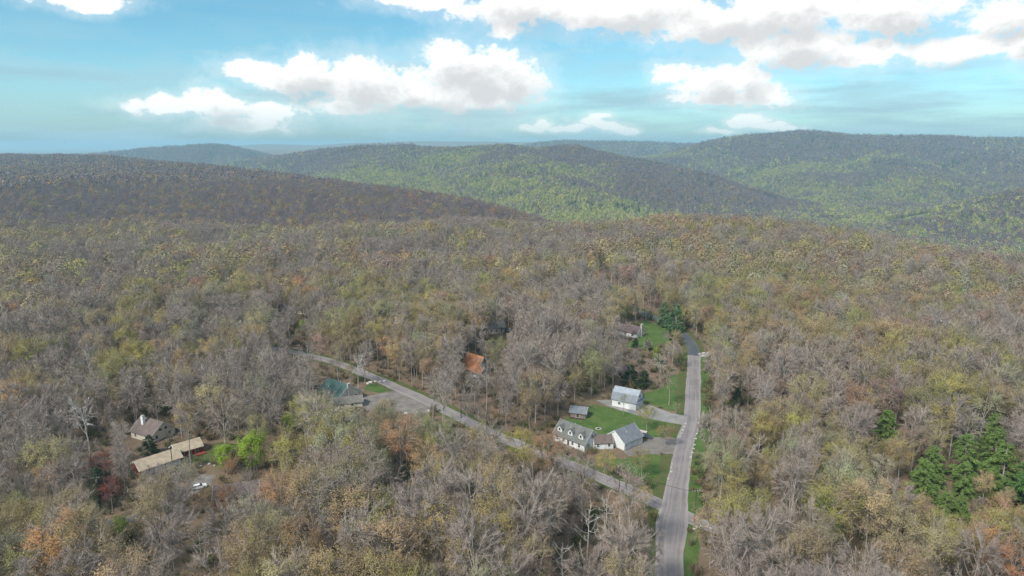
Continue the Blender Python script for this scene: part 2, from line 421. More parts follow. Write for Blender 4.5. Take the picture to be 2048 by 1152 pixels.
# ------------------------------------------------------------------ roads, drives, lawns
def smooth_line(pts, step=2.0):
    pts = np.array(pts, float)
    out = []
    n = len(pts)
    for i in range(n - 1):
        p0, p1, p2, p3 = pts[max(i - 1, 0)], pts[i], pts[i + 1], pts[min(i + 2, n - 1)]
        k = max(2, int(np.linalg.norm(p2 - p1) / step))
        for j in range(k):
            t = j / k
            out.append(0.5 * ((2 * p1) + (-p0 + p2) * t + (2 * p0 - 5 * p1 + 4 * p2 - p3) * t * t + (-p0 + 3 * p1 - 3 * p2 + p3) * t ** 3))
    out.append(pts[-1])
    return np.array(out)
def strip(name, line, left, right, z, mat, rag=0.35, seed=1, kind='structure', mid=6):
    """a sheet along a line, left/right offsets in metres (right positive), ragged edges"""
    rng = np.random.default_rng(seed)
    t = np.gradient(line, axis=0); t /= np.linalg.norm(t, axis=1)[:, None]
    nrm = np.stack([t[:, 1], -t[:, 0]], 1)
    n = len(line)
    def jag(): 
        q = rng.normal(0, 1, n); q = np.convolve(q, [.25, .5, .25], 'same') + 0.6 * np.convolve(rng.normal(0, 1, n), np.ones(7) / 3.5, 'same'); return q * rag
    lo = np.broadcast_to(np.asarray(left, float), n) + jag(); hi = np.broadcast_to(np.asarray(right, float), n) + jag()
    s = np.concatenate([[0], np.cumsum(np.linalg.norm(np.diff(line, axis=0), axis=1))])
    V, UVs = [], []
    for j in range(mid + 1):
        f = j / mid
        o = lo + (hi - lo) * f
        pt = line + nrm * o[:, None]
        V.append(np.column_stack([pt, height(pt[:, 0], pt[:, 1]) + z])); UVs.append(np.column_stack([np.full(n, f), s]))
    V = np.array(V); UVs = np.array(UVs)
    me = grid_mesh(name, V[..., 0].T, V[..., 1].T, V[..., 2].T, mat)
    uvl = me.uv_layers.new(name='UVMap')
    vi = np.zeros(len(me.loops), dtype=np.int32); me.loops.foreach_get('vertex_index', vi)
    U = UVs.transpose(1, 0, 2).reshape(-1, 2)[vi]
    uvl.data.foreach_set('uv', U.ravel())
    if np.mean([p.normal.z for p in list(me.polygons)[:20]]) < 0: me.flip_normals()
    return link(name, me, None, kind)
SHEETS = []; FIELDS = []
HAZE = 9.0e-5
def sheet(name, poly, z, mat, rag=0.4, seed=2, kind='structure'):
    SHEETS.append(np.array(poly, float))
    rng = np.random.default_rng(seed)
    poly = np.array(poly, float); pts = []
    n = len(poly)
    for i in range(n):
        a, b = poly[i], poly[(i + 1) % n]
        k = max(1, int(np.linalg.norm(b - a) / 1.2))
        for j in range(k):
            pts.append(a + (b - a) * j / k + np.array(((b - a)[1], -(b - a)[0])) / np.linalg.norm(b - a) * np.clip(rng.normal(0, rag), -.8, .8) * (0 if j == 0 else 1))
    bm = bmesh.new()
    vs = [bm.verts.new((q[0], q[1], float(height(np.array([q[0]]), np.array([q[1]]))[0]) + z)) for q in pts]
    f = bm.faces.new(vs); 
    if f.normal.z < 0: f.normal_flip()
    bmesh.ops.triangulate(bm, faces=[f])
    me = bpy.data.meshes.new(name); bm.normal_update()
    for f in bm.faces:
        if f.normal.z < 0: f.normal_flip()
    bm.to_mesh(me); bm.free(); me.materials.append(MATS[mat])
    return link(name, me, None, kind)

MAIN = smooth_line(P((27.5, 100), (31.6, 122.7), (33.9, 131.8), (37.2, 143.7), (41.0, 156.5), (44.9, 168.6), (51.0, 187.5), (56.0, 200.1), (64.2, 229.4), (71.0, 254.4), (75.2, 270)))
MAIN2 = smooth_line(P((75.2, 270), (77.2, 280), (78.4, 292.8), (77.0, 316.9), (72.0, 333.4), (64.0, 352), (58, 380), (57, 420), (60, 460)))
CROSS = smooth_line(P((-170, 300), (-130, 291), (-98.3, 277.7), (-73.2, 262.6), (-53.4, 244.4), (-39.9, 230.5), (-27.7, 217.4), (-16.6, 204.5), (-6.6, 192.9), (2.3, 184.1), (13.2, 173.9), (23.0, 164.4), (31.8, 155.3), (37.2, 149)))
CROSS2 = smooth_line(P((38.5, 148), (42.4, 143.7), (47.7, 138.5), (53.5, 132.7), (59.6, 126.4), (67, 119), (80, 106), (95, 92)))
strip('grass_verge', MAIN, 2.6, 7.6, 0.012, 'turf', 0.55, 3)
strip('grass_verge', MAIN, -6.8, -2.6, 0.010, 'verge_grass', 0.6, 4)
strip('grass_verge', MAIN2, 2.4, 6.5, 0.012, 'verge_grass', 0.5, 5)
strip('grass_verge', MAIN2, -6.0, -2.4, 0.010, 'verge_grass', 0.5, 6)
strip('grass_verge', CROSS, 2.4, 5.0, 0.008, 'verge_grass', 0.6, 7)
strip('grass_verge', CROSS, -5.4, -2.4, 0.007, 'verge_grass', 0.6, 8)
wid = np.interp(MAIN[:, 1], [110, 165, 182, 195, 215, 400], [3.5, 3.6, 4.6, 3.6, 3.3, 3.2])
strip('gravel_road', MAIN, -wid, wid, 0.030, 'road_gravel', 0.14, 11)
strip('side_road', CROSS, -2.9, 2.9, 0.022, 'road_gravel', 0.18, 12)
strip('side_road', CROSS2, -2.8, 2.8, 0.020, 'road_gravel', 0.18, 13)
strip('asphalt_road', MAIN2, -3.0, 3.0, 0.026, 'road_asphalt', 0.1, 14)
sheet('lawn', P((27.0, 216), (40.0, 208), (47.9, 202.5), (54.6, 199.5), (52.0, 190), (47.6, 187.9), (40.6, 190), (36.5, 188), (30, 187), (25, 184), (14, 192), (18, 206)), 0.006, 'turf', 0.5, 21)
sheet('lawn', P((24, 175), (31, 175), (37.5, 178.5), (45.5, 175), (41.5, 163.0), (37.6, 154.6), (35.5, 158), (33, 165), (28, 170)), 0.005, 'turf', 0.6, 22)
sheet('lawn', P((46, 216.5), (50.5, 211.5), (58.5, 207), (62.5, 224), (67, 244), (60, 246), (54, 232), (42, 222)), 0.005, 'turf', 0.7, 23)
sheet('lawn', P((46, 283), (58, 278), (70, 290), (74, 312), (66, 328), (60, 322), (62, 306), (56, 294)), 0.004, 'turf', 0.9, 24)
sheet('lawn', P((-52.5, 235.5), (-46, 236), (-42.0, 229.2), (-46.5, 226.4), (-52.5, 229.8)), 0.006, 'turf', 0.15, 25)
sheet('lawn', P((-73, 222), (-69, 224), (-68, 228), (-74, 229)), 0.005, 'turf', 0.4, 26)
sheet('lawn', P((-90, 172), (-80, 174), (-78, 184), (-86, 186)), 0.005, 'verge_grass', 0.5, 27)
sheet('gravel_drive', P((32, 214), (28.5, 219.5), (34, 220), (43.5, 215.2), (46.5, 214.5), (51.5, 208.2), (58.7, 204.6), (57.8, 199), (54.0, 198.2), (48.1, 201.0), (42.4, 204.3), (39.4, 206.8)), 0.016, 'drive_gravel', 0.12, 31)
sheet('gravel_drive', P((32.5, 176.8), (31.6, 179.9), (38.3, 185.8), (40.8, 189.2), (47.0, 189.5), (50.2, 187), (47.8, 177.5), (41.4, 178.6)), 0.016, 'lot_gravel', 0.2, 32)
sheet('gravel_parking', P((-47.8, 239.4), (-38, 229), (-26.5, 216), (-22.5, 211), (-28, 208.5), (-36, 206), (-46, 208), (-50, 214), (-52, 222), (-47, 225.6), (-41.0, 229.0), (-46, 237)), 0.015, 'lot_gravel', 0.35, 33)
sheet('gravel_parking', P((-82, 166), (-78, 166), (-77, 160), (-81, 153), (-84, 155)), 0.012, 'lot_gravel', 0.4, 34)
sheet('gravel_drive', P((-98, 141), (-88, 147), (-86, 143.5), (-100, 137), (-118, 128), (-118, 133)), 0.011, 'lot_gravel', 0.3, 35)
sheet('gravel_drive', P((-128, 172), (-112, 174), (-111, 171.5), (-128, 168.5)), 0.011, 'lot_gravel', 0.3, 36)
sheet('gravel_drive', P((77.4, 273.2), (84, 275), (86, 270.5), (77.0, 267.6)), 0.033, 'drive_gravel', 0.2, 37)

def meadow(N, p, out):
    return N.mix(N.remap(N.noise(wpos(N), 0.02, 4, 0.6), 0.35, 0.65), (0.10, 0.16, 0.05), (0.20, 0.21, 0.085))
material('meadow_grass', meadow, 0.95, 0.1)
for k_, line in enumerate((P((760, 1880), (860, 1900), (960, 1960)), P((985, 1760), (1060, 1800), (1120, 1870)))):
    ln_ = smooth_line(line, 20.0)
    strip('meadow', ln_, -45 - 8 * k_, 45, 2.2, 'meadow_grass', 6.0, 51 + k_)
    FIELDS.append(np.concatenate([line + np.array((-35, 45)), line[::-1] + np.array((30, -45))]))

# ------------------------------------------------------------------ things: helpers
def tag(o, label, cat, group=None):
    o['label'] = label; o['category'] = cat
    if group: o['group'] = group
    return o
def empty(name, x, y, ang=0.0, z=0.0):
    o = bpy.data.objects.new(name, None); COL.objects.link(o)
    o.location = (x, y, z); o.rotation_euler = (0, 0, ang); o.empty_display_size = 0.5
    return o
class MB:
    def __init__(self): self.v = []; self.f = []; self.m = []
    def add(self, verts, faces, mat=0):
        b = len(self.v); self.v += [tuple(q) for q in verts]
        for f in faces: self.f.append(tuple(b + i for i in f)); self.m.append(mat)
    def box(self, x0, y0, z0, x1, y1, z1, mat=0):
        self.add([(x0, y0, z0), (x1, y0, z0), (x1, y1, z0), (x0, y1, z0), (x0, y0, z1), (x1, y0, z1), (x1, y1, z1), (x0, y1, z1)],
                 [(0, 3, 2, 1), (4, 5, 6, 7), (0, 1, 5, 4), (1, 2, 6, 5), (2, 3, 7, 6), (3, 0, 4, 7)], mat)
    def prism(self, poly, x0, x1, mat=0, axis=0):
        """profile poly in (y,z) swept along x from x0 to x1 (axis=1: profile (x,z) swept along y)"""
        n = len(poly)
        if axis == 0: V = [(x0, a, b) for a, b in poly] + [(x1, a, b) for a, b in poly]
        else: V = [(a, x0, b) for a, b in poly] + [(a, x1, b) for a, b in poly]
        F = [tuple(range(n))[::-1], tuple(range(n, 2 * n))] + [(i, (i + 1) % n, n + (i + 1) % n, n + i) for i in range(n)]
        if axis == 1: F = [f[::-1] for f in F]
        self.add(V, F, mat)
    def tube(self, pts, rad, sides=5, mat=0, cap=True):
        pts = [np.array(q, float) for q in pts]
        b = len(self.v)
        for i, q in enumerate(pts):
            d = pts[min(i + 1, len(pts) - 1)] - pts[max(i - 1, 0)]; d = d / (np.linalg.norm(d) + 1e-9)
            u = np.cross(d, (0.31, 0.95, 0.05) if abs(d[2]) > 0.5 else (0, 0, 1)); u /= np.linalg.norm(u) + 1e-9; w = np.cross(d, u)
            for k in range(sides):
                a = 2 * math.pi * k / sides
                self.v.append(tuple(q + rad[i] * (math.cos(a) * u + math.sin(a) * w)))
        for i in range(len(pts) - 1):
            for k in range(sides):
                a0 = b + i * sides + k; a1 = b + i * sides + (k + 1) % sides
                self.f.append((a0, a1, a1 + sides, a0 + sides)); self.m.append(mat)
        if cap:
            self.f.append(tuple(b + (len(pts) - 1) * sides + k for k in range(sides))); self.m.append(mat)
    def mesh(self, name, mats, smooth=False): return mesh_from(name, self.v, self.f, mats, self.m, smooth)
    def build(self, name, mats, parent=None, smooth=False):
        return link(name, self.mesh(name, mats if isinstance(mats, (list, tuple)) else [mats], smooth), parent)

def add_opening(root, L, Wd, face, u, z, w, h, kind='window', mat=None, mull=True):
    """a framed opening on one of the four walls; local x runs along the ridge, y=0 is the front"""
    fr, pn = MB(), MB()
    t = 0.09
    def rect(mb, u0, u1, z0, z1, o0, o1):
        if face == 'front': mb.box(u0, -o1, z0, u1, -o0, z1)
        elif face == 'back': mb.box(u0, Wd + o0, z0, u1, Wd + o1, z1)
        elif face == 'left': mb.box(-o1, u0, z0, -o0, u1, z1)
        else: mb.box(L + o0, u0, z0, L + o1, u1, z1)
    u0, u1, z0, z1 = u - w / 2, u + w / 2, z, z + h
    rect(fr, u0 - t, u1 + t, z1, z1 + t, 0.003, 0.07); rect(fr, u0 - t, u1 + t, z0 - t, z0, 0.003, 0.09)
    rect(fr, u0 - t, u0, z0, z1, 0.003, 0.07); rect(fr, u1, u1 + t, z0, z1, 0.003, 0.07)
    if kind == 'window':
        if mull: rect(fr, u0, u1, z0 + h / 2 - 0.03, z0 + h / 2 + 0.03, 0.024, 0.06)
        rect(pn, u0 + .004, u1 - .004, z0 + .004, z1 - .004, 0.003, 0.022)
        o = pn.build('window', mat or 'dark_glass', root); fr.build('frame', 'white_trim', o)
    else:
        rect(pn, u0 + .004, u1 - .004, z0 + .004, z1 - .004, 0.003, 0.03)
        if kind == 'garage_door':
            for k in range(1, 4): rect(fr, u0 + .05, u1 - .05, z0 + h * k / 4 - 0.02, z0 + h * k / 4 + 0.02, 0.032, 0.045)
        else: rect(fr, u1 - 0.18, u1 - 0.1, z0 + h * .45, z0 + h * .5, 0.032, 0.08)
        o = pn.build(kind, mat or 'door_white', root); fr.build('frame', 'metal_grey' if kind == 'garage_door' else 'white_trim', o)
    return o

def roof_slab(y0, z0, y1, z1, t=0.16):
    """thin sloped slab profile from eave (y0,z0) to ridge (y1,z1)"""
    return [(y0, z0), (y1, z1), (y1, z1 + t), (y0, z0 + t)]
def gable_body(root, L, Wd, eave, ridge, wall, roof, over=0.4, end=0.3, base=0.25, found='stone_wall'):
    w = MB(); w.prism([(0, base), (Wd, base), (Wd, eave), (Wd / 2, ridge), (0, eave)], 0, L); w.build('wall', wall, root)
    fb = MB(); fb.box(-0.04, -0.04, -0.1, L + 0.04, Wd + 0.04, base - .003); fb.build('foundation', found, root)
    sl = (ridge - eave) / (Wd / 2)
    r = MB(); g = 0.012
    r.prism([(-over, eave - over * sl + g), (Wd / 2, ridge + g), (Wd / 2, ridge + g + .18), (-over, eave - over * sl + g + .16)], -end, L + end)
    r.prism([(Wd + over, eave - over * sl + g), (Wd + over, eave - over * sl + g + .16), (Wd / 2 + .004, ridge + g + .18), (Wd / 2 + .004, ridge + g)], -end, L + end)
    ro = r.build('roof', roof, root)
    for x0, x1 in ((-end - .05, -end - .002), (L + end + .002, L + end + .05)):
        for a, b in (((-over, eave - over * sl), (Wd / 2, ridge)), ((Wd + over, eave - over * sl), (Wd / 2, ridge))):
            tr = MB(); tr.prism([(a[0], a[1] - .1), (b[0], b[1] - .1), (b[0], b[1] + .2), (a[0], a[1] + .17)], x0, x1); tr.build('barge_board', 'white_trim', ro)
    return ro
def chimney(ro, x, y, z0, z1, w=0.9, d=0.9, mat='brick_red', cap='stone_pale'):
    c = MB(); c.box(x - w / 2, y - d / 2, z0, x + w / 2, y + d / 2, z1); c.box(x - w / 2 - .07, y - d / 2 - .07, z1 + .002, x + w / 2 + .07, y + d / 2 + .07, z1 + .14, 1)
    c.tube([(x, y, z1 + .1), (x, y, z1 + .5)], [w * .2, w * .2], 8, 1)
    return c.build('chimney', [mat, cap], ro)
def porch(root, name, mat, plat, posts, rail=None):
    m = MB(); m.box(*plat); pf = m.build(name, mat, root)
    for b in posts: m = MB(); m.box(*b); m.build('post', mat, pf)
    if rail: m = MB(); m.box(*rail); m.build('rail', mat, pf)
def vent(ro, x, y, z):
    c = MB(); c.tube([(x, y, z), (x, y, z + .55)], [.09, .09], 6); c.tube([(x, y, z + .55), (x, y, z + .7)], [.15, .12], 6); c.build('vent_pipe', 'white_trim', ro)

# --- white dormered house with its breezeway and attached garage (one building)
h = empty('house', 15.4, 238.2, math.atan2(-10.1, 10.6))
tag(h, 'white storey-and-a-half house with three dormers, low brown-roofed link and slate-roofed attached garage', 'house')
L, Wd = 14.6, 9.0
ro = gable_body(h, L, Wd, 2.9, 7.0, 'white_siding', 'shingle_greygreen', 0.45, 0.3)
for x in (2.0, 5.0, 9.2, 12.2): add_opening(h, L, Wd, 'front', x, 1.0, 0.95, 1.45)
add_opening(h, L, Wd, 'front', 7.2, 0.3, 1.0, 2.1, 'door', 'dark_wood')
for y in (2.4, 6.4): add_opening(h, L, Wd, 'right', y, 1.0, 0.95, 1.45)
add_opening(h, L, Wd, 'right', 4.5, 3.9, 1.0, 1.4)
add_opening(h, L, Wd, 'left', 4.5, 3.9, 1.0, 1.4)
for x in (2.3, 7.3, 12.2):          # dormers
    d = MB(); sl = 4.1 / 4.5
    zb = 2.9 + 0.9 * sl
    d.prism([(x - 1.05, zb - .2), (x + 1.05, zb - .2), (x + 1.05, 5.25), (x, 6.25), (x - 1.05, 5.25)], 0.9, 4.2, 0, 1)
    do = d.build('dormer', 'white_siding', h)
    q = MB()
    for s in (-1, 1):
        pr = [(x + s * 1.35, 4.98), (x, 6.27), (x, 6.42), (x + s * 1.35, 5.13)]
        q.prism(pr if s < 0 else pr[::-1], 0.62, 4.35, 0, 1)
    q.build('dormer_roof', 'shingle_greygreen', do)
    pb = MB(); pb.box(x - .42, .86, 4.25, x + .42, .897, 5.35); pb.build('window', 'dark_glass', do)
    fb = MB()
    for bx in ((x - .5, 4.17, x - .42, 5.43), (x + .42, 4.17, x + .5, 5.43), (x - .42, 5.35, x + .42, 5.43), (x - .42, 4.17, x + .42, 4.25)):
        fb.box(bx[0], .83, bx[1], bx[2], .898, bx[3])
    fb.build('window_frame', 'white_trim', do)
pc = MB(); pc.box(4.8, -2.0, .0, 10.2, -.05, .35); pc.build('porch', 'weathered_wood', h)
vent(ro, 6.0, 5.6, 6.0)
# wing (attached garage)
wa = math.atan2(6.7, 7.8); c0 = math.atan2(-10.1, 10.6)
def sub(root, x, y, ang):
    """transform of world point/heading into the frame of a root, as a callable that moves meshes built in wing coordinates"""
    inv = Matrix.Translation((root.location.x, root.location.y, 0)) @ Matrix.Rotation(root.rotation_euler.z, 4, 'Z')
    return inv.inverted() @ Matrix.Translation((x, y, 0)) @ Matrix.Rotation(ang, 4, 'Z')
def move_new(root, before, M):
    for o in root.children_recursive:
        if o.name not in before and not o.get('_moved'):
            o.data.transform(M); o['_moved'] = 1
def children_names(root): return {o.name for o in root.children_recursive}
b4 = children_names(h)
Lg, Wg = 10.4, 9.2
ro = gable_body(h, Lg, Wg, 2.9, 6.3, 'white_siding', 'shingle_slate', 0.45, 0.35)
for x in (2.4, 6.2): add_opening(h, Lg, Wg, 'front', x, 0.26, 2.7, 2.2, 'garage_door')
add_opening(h, Lg, Wg, 'front', 9.0, 0.28, 0.95, 2.1, 'door')
vent(ro, 4.0, 2.6, 4.8)
move_new(h, b4, sub(h, 40.5, 229.0, wa)); b4 = children_names(h)
ro = gable_body(h, 7.2, 5.2, 2.5, 4.5, 'white_siding', 'shingle_brown', 0.35, 0.0)
add_opening(h, 7.2, 5.2, 'front', 3.6, .3, 1.0, 2.1, 'door'); add_opening(h, 7.2, 5.2, 'front', 1.6, 1.0, .9, 1.2); add_opening(h, 7.2, 5.2, 'front', 5.6, 1.0, .9, 1.2)
move_new(h, b4, sub(h, 29.6, 230.0, R(5)))

# --- gambrel garage
g = empty('gambrel_garage', 42.2, 272.8, math.atan2(-5.6, 8.9))
tag(g, 'white gambrel-roofed garage with two-tone grey metal roof beside the concrete-grey drive', 'garage')
L, Wd = 11.0, 7.6
E_, M_, Z_ = 3.4, 5.9, 7.6
w = MB(); w.prism([(0, .15), (Wd, .15), (Wd, E_), (Wd - 1.15, M_), (Wd / 2, Z_), (1.15, M_), (0, E_)], 0, L); w.build('wall', 'white_siding', g)
f = MB(); f.box(-.05, -.05, -.1, L + .05, Wd + .05, .147); f.build('foundation', 'stone_pale', g)
for nm, mat, prof in (('roof', 'metal_grey', [(-.35, E_ - .55), (1.13, M_), (1.08, M_ + .16), (-.5, E_ - .42)]), ('roof', 'metal_pale', [(1.13, M_ + .004), (Wd / 2, Z_ + .01), (Wd / 2, Z_ + .18), (1.08, M_ + .17)])):
    for s in (0, 1):
        pr = prof if s == 0 else [(Wd - a, b) for a, b in prof][::-1]
        if s == 1 and mat == 'metal_pale': pr = [(a + (.003 if abs(a - Wd / 2) < .01 else 0), b) for a, b in pr]
        r = MB(); r.prism(pr, -.3, L + .35); rr_ = r.build(nm, mat, g)
        ribs = MB()
        for k in range(9):
            xr = -.1 + k * (L + .2) / 8
            (y0, z0), (y1, z1) = pr[3 if s == 0 else 0], pr[2 if s == 0 else 1]
            if s == 1: (y0, z0), (y1, z1) = pr[0], pr[1]
            ribs.prism([(y0, z0 + .002), (y1, z1 + .002), (y1, z1 + .05), (y0, z0 + .05)], xr, xr + .05)
        ribs.build('standing_seams', mat, rr_)['kind'] = 'stuff'
for y in (2.0, 5.6): add_opening(g, L, Wd, 'right', y, .18, 2.7, 2.3, 'garage_door')
add_opening(g, L, Wd, 'right', Wd / 2, 4.5, 1.3, 1.2)
pt = MB(); pt.prism([(L + .02, 3.62), (L + .02, 3.78), (L + 1.1, 3.22), (L + 1.1, 3.08)], -.3, Wd + .3, 0, 1); pt.build('pent_roof', 'metal_grey', g)
add_opening(g, L, Wd, 'front', 7.0, .2, 1.0, 2.1, 'door'); add_opening(g, L, Wd, 'front', 3.4, 1.2, 1.1, 1.1)
for x in (-.03, L - .12): cr = MB(); cr.box(x, -.06, .15, x + .15, -.003, E_ - .5); cr.build('corner_trim', 'metal_grey', g)

# --- small shed
s = empty('shed', 23.6, 260.2, R(-18))
tag(s, 'small weathered wooden shed with slate-grey gable roof behind the dormered house', 'shed')
ro = gable_body(s, 6.2, 5.4, 2.3, 4.0, 'weathered_wood', 'shingle_slate', .5, .5)
add_opening(s, 6.2, 5.4, 'front', 3.1, .28, 1.3, 1.9, 'door', 'dark_wood'); add_opening(s, 6.2, 5.4, 'left', 2.7, 1.1, .8, .8)
porch(s, 'porch', 'dark_wood', (.2, -1.6, .0, 6.0, -.05, .2), [(x - .06, -1.55, .2, x + .06, -1.43, 2.1) for x in (.35, 3.1, 5.85)])

# --- green metal-roofed house
q = empty('house', -84.8, 281.5, math.atan2(-.633, .774))
tag(q, 'cream-walled house with green metal roof beside the gravel parking lot', 'house')
L, Wd = 14.0, 13.0
ro = gable_body(q, L, Wd, 3.0, 7.4, 'cream_siding', 'metal_green', .6, .5)
seam = MB(); sl = 4.4 / 6.5
for k in range(13):
    x = -.3 + k * (L + .55) / 12
    seam.prism([(-.58, 3 - .58 * sl + .175), (6.5, 7.6), (6.5, 7.65), (-.58, 3 - .58 * sl + .225)], x, x + .05)
    seam.prism([(13.58, 3 - .58 * sl + .225), (6.51, 7.65), (6.51, 7.6), (13.58, 3 - .58 * sl + .175)], x, x + .05)
seam.build('standing_seams', 'metal_green', ro)['kind'] = 'stuff'
chimney(ro, L + .45, Wd / 2 - .4, 0.0, 8.2, .8, 1.5, 'stone_wall')
for y in (3.0, 9.8): add_opening(q, L, Wd, 'right', y, 1.0, 1.2, 1.4)
for x in (3, 6.5, 10.5): add_opening(q, L, Wd, 'front', x, .9, 1.1, 1.4)
add_opening(q, L, Wd, 'right', 11.9, .3, .9, 2.1, 'door', 'deck_tan')
porch(q, 'deck', 'weathered_wood', (.5, -2.79, 1.0, 8.5, -.05, 1.18), [(x - .07, -2.95, 0, x + .07, -2.8, 1.945) for x in (.7, 4.5, 8.3)], (.5, -2.97, 1.95, 8.5, -2.83, 2.05))
vent(ro, 4.0, 3.2, 5.2); vent(ro, 8.5, 6.2, 7.3)

# --- grey-roofed outbuilding in front of it
q = empty('outbuilding', -74.0, 268.0, R(18))
tag(q, 'low grey-brown roofed outbuilding with tan gable in front of the green-roofed house', 'outbuilding')
ro = gable_body(q, 11.5, 6.6, 2.4, 4.0, 'cream_siding', 'shingle_greybrown', .5, .4)
add_opening(q, 11.5, 6.6, 'front', 3, .28, 2.6, 1.8, 'garage_door', 'deck_tan'); add_opening(q, 11.5, 6.6, 'front', 7.5, 1.0, 1.0, 1.0); add_opening(q, 11.5, 6.6, 'left', 3.3, 1.0, 1.1, 1.1)
# --- orange cedar-roofed cabin
q = empty('cabin', -24.5, 318.5, math.atan2(-.70, .714))
tag(q, 'steep cabin with bright orange roof among the bare trees above the side road', 'cabin')
ro = gable_body(q, 10.5, 9.0, 2.6, 8.2, 'weathered_wood', 'cedar_orange', .7, .7)
b4 = children_names(q)
lower = gable_body(q, 5.0, 5.5, 2.3, 4.6, 'weathered_wood', 'cedar_orange', .5, .4)
move_new(q, b4, Matrix.Translation((9.6, -1.6, 0)))
add_opening(q, 10.5, 9, 'right', 4.5, 4.4, 1.3, 1.6); add_opening(q, 10.5, 9, 'front', 2.5, 1.0, 1.1, 1.2); add_opening(q, 10.5, 9, 'front', 6, .28, 1.0, 2.1, 'door', 'dark_wood')
porch(q, 'deck', 'white_trim', (11.0, -4.04, .9, 15.5, -1.7, 1.05), [(x - .06, -4.15, 0, x + .06, -4.05, 1.845) for x in (11.2, 15.3)], (11.0, -4.18, 1.85, 15.5, -4.02, 1.95))
# --- brown-roofed house with white chimney
q = empty('house', -143.5, 240.5, math.atan2(-.45, .89))
tag(q, 'brown-roofed house with tall white chimney in the lower left woods', 'house')
L, Wd = 11.5, 10.0
ro = gable_body(q, L, Wd, 2.8, 6.6, 'cream_siding', 'shingle_brown', .5, .5)
chimney(ro, 3.4, Wd / 2 - 2.0, 4.6, 8.2, 1.1, 1.0, 'white_trim')
for y in (4.0, 6.2): add_opening(q, L, Wd, 'right', y, 3.4, 1.2, 1.0, mull=False)
for y in (2.2, 7.6): add_opening(q, L, Wd, 'right', y, .9, 1.1, 1.3)
for x in (2.5, 8.5): add_opening(q, L, Wd, 'front', x, .9, 1.1, 1.3)
b4 = children_names(q)
gable_body(q, 5, 4.5, 2.4, 3.9, 'cream_siding', 'shingle_plum', .3, .3); move_new(q, b4, Matrix.Translation((-4.2, 3.4, 0)))
# --- long tan-roofed garage
q = empty('long_garage', -123.0, 208.5, math.atan2(9.0, 7.9))
tag(q, 'long low tan-roofed garage with a row of white doors in the lower left woods', 'garage')
L, Wd = 13.5, 7.0
ro = gable_body(q, L, Wd, 2.8, 4.9, 'red_boards', 'shingle_tan', .6, .4)
for k in range(5): add_opening(q, L, Wd, 'front', 1.5 + k * 2.62, .27, 2.2, 2.2, 'garage_door')
# --- small red outbuilding
q = empty('cottage', -117.6, 222.3, math.atan2(6.0, 6.2))
tag(q, 'small red-boarded cottage with tan roof next to the long garage', 'cottage')
ro = gable_body(q, 8.6, 6.0, 2.6, 4.4, 'red_boards', 'shingle_tan', .7, .5)
add_opening(q, 8.6, 6, 'front', 2.0, 1.0, 1.0, 1.1); add_opening(q, 8.6, 6, 'front', 4.4, .28, .95, 2.0, 'door', 'dark_wood'); add_opening(q, 8.6, 6, 'front', 6.8, 1.0, 1.0, 1.1)
porch(q, 'porch', 'red_boards', (5.6, -2.6, .1, 9.2, -.05, .3), [(x - .07, -2.55, .305, x + .07, -2.4, 2.2) for x in (5.7, 9.1)])
# --- log house almost hidden by trees
q = empty('log_house', -90.5, 189.5, R(17))
tag(q, 'red-brown timber house almost hidden behind twigs below the small red cottage', 'house')
ro = gable_body(q, 12.5, 8.0, 2.8, 5.2, 'red_boards', 'shingle_brown', .6, .5)
for x in (2.2, 5.2, 9.8): add_opening(q, 12.5, 8, 'front', x, .9, 1.2, 1.3)
add_opening(q, 12.5, 8, 'front', 7.5, .28, .95, 2.1, 'door', 'cream_siding')
porch(q, 'porch', 'deck_tan', (1.0, -2.4, .2, 11.5, -.05, .4), [(x - .08, -2.35, .405, x + .08, -2.2, 2.295) for x in (1.1, 4.5, 8.0, 11.4)], (.9, -2.36, 2.3, 11.6, -2.18, 2.45))
# --- houses beyond the drive
q = empty('house', 56.8, 387.0, math.atan2(-.62, .785))
tag(q, 'long plum-brown roofed ranch house with pale stone chimney past the gambrel garage', 'house')
L, Wd = 18.5, 9.0
ro = gable_body(q, L, Wd, 2.8, 5.8, 'white_siding', 'shingle_plum', .5, .4)
chimney(ro, L + .5, Wd / 2, 0, 7.4, .9, 1.7, 'stone_wall')
for x in (2, 6, 11, 15.5): add_opening(q, L, Wd, 'front', x, .9, 1.3, 1.2)
add_opening(q, L, Wd, 'right', 2.2, .9, 1.0, 1.2)
q = empty('house', 40.5, 416.0, math.atan2(-.45, .89))
tag(q, 'red-brown roofed house with white gable trim deep in the woods, farthest of the houses', 'house')
ro = gable_body(q, 14, 10, 2.9, 7.0, 'white_siding', 'shingle_redbrown', .5, .5)
for y in (2.5, 7.5): add_opening(q, 14, 10, 'left', y, .9, 1.2, 1.3)
for x in (3, 8, 12): add_opening(q, 14, 10, 'front', x, .9, 1.2, 1.3)
q = empty('house', -17.0, 384.0, R(12))
tag(q, 'grey-green house half hidden in bare trees beside a parked white car', 'house')
ro = gable_body(q, 13, 9, 3.4, 6.8, 'stone_wall', 'shingle_greygreen', .4, .4)
for x in (2, 5, 8, 11): add_opening(q, 13, 9, 'front', x, 1.0, 1.0, 1.5)
for y in (3, 6): add_opening(q, 13, 9, 'left', y, 1.0, 1.0, 1.5)
q = empty('cabin', 47.5, 316.0, math.atan2(-.85, .52))
tag(q, 'dark brown cabin under tall trees behind the gambrel garage', 'cabin')
ro = gable_body(q, 12, 7, 2.6, 4.8, 'dark_wood', 'shingle_brown', .5, .4)
for x in (2.5, 6, 9.5): add_opening(q, 12, 7, 'left' if False else 'front', x, .9, 1.1, 1.1)
q = empty('house', -150.0, 432.0, R(4))
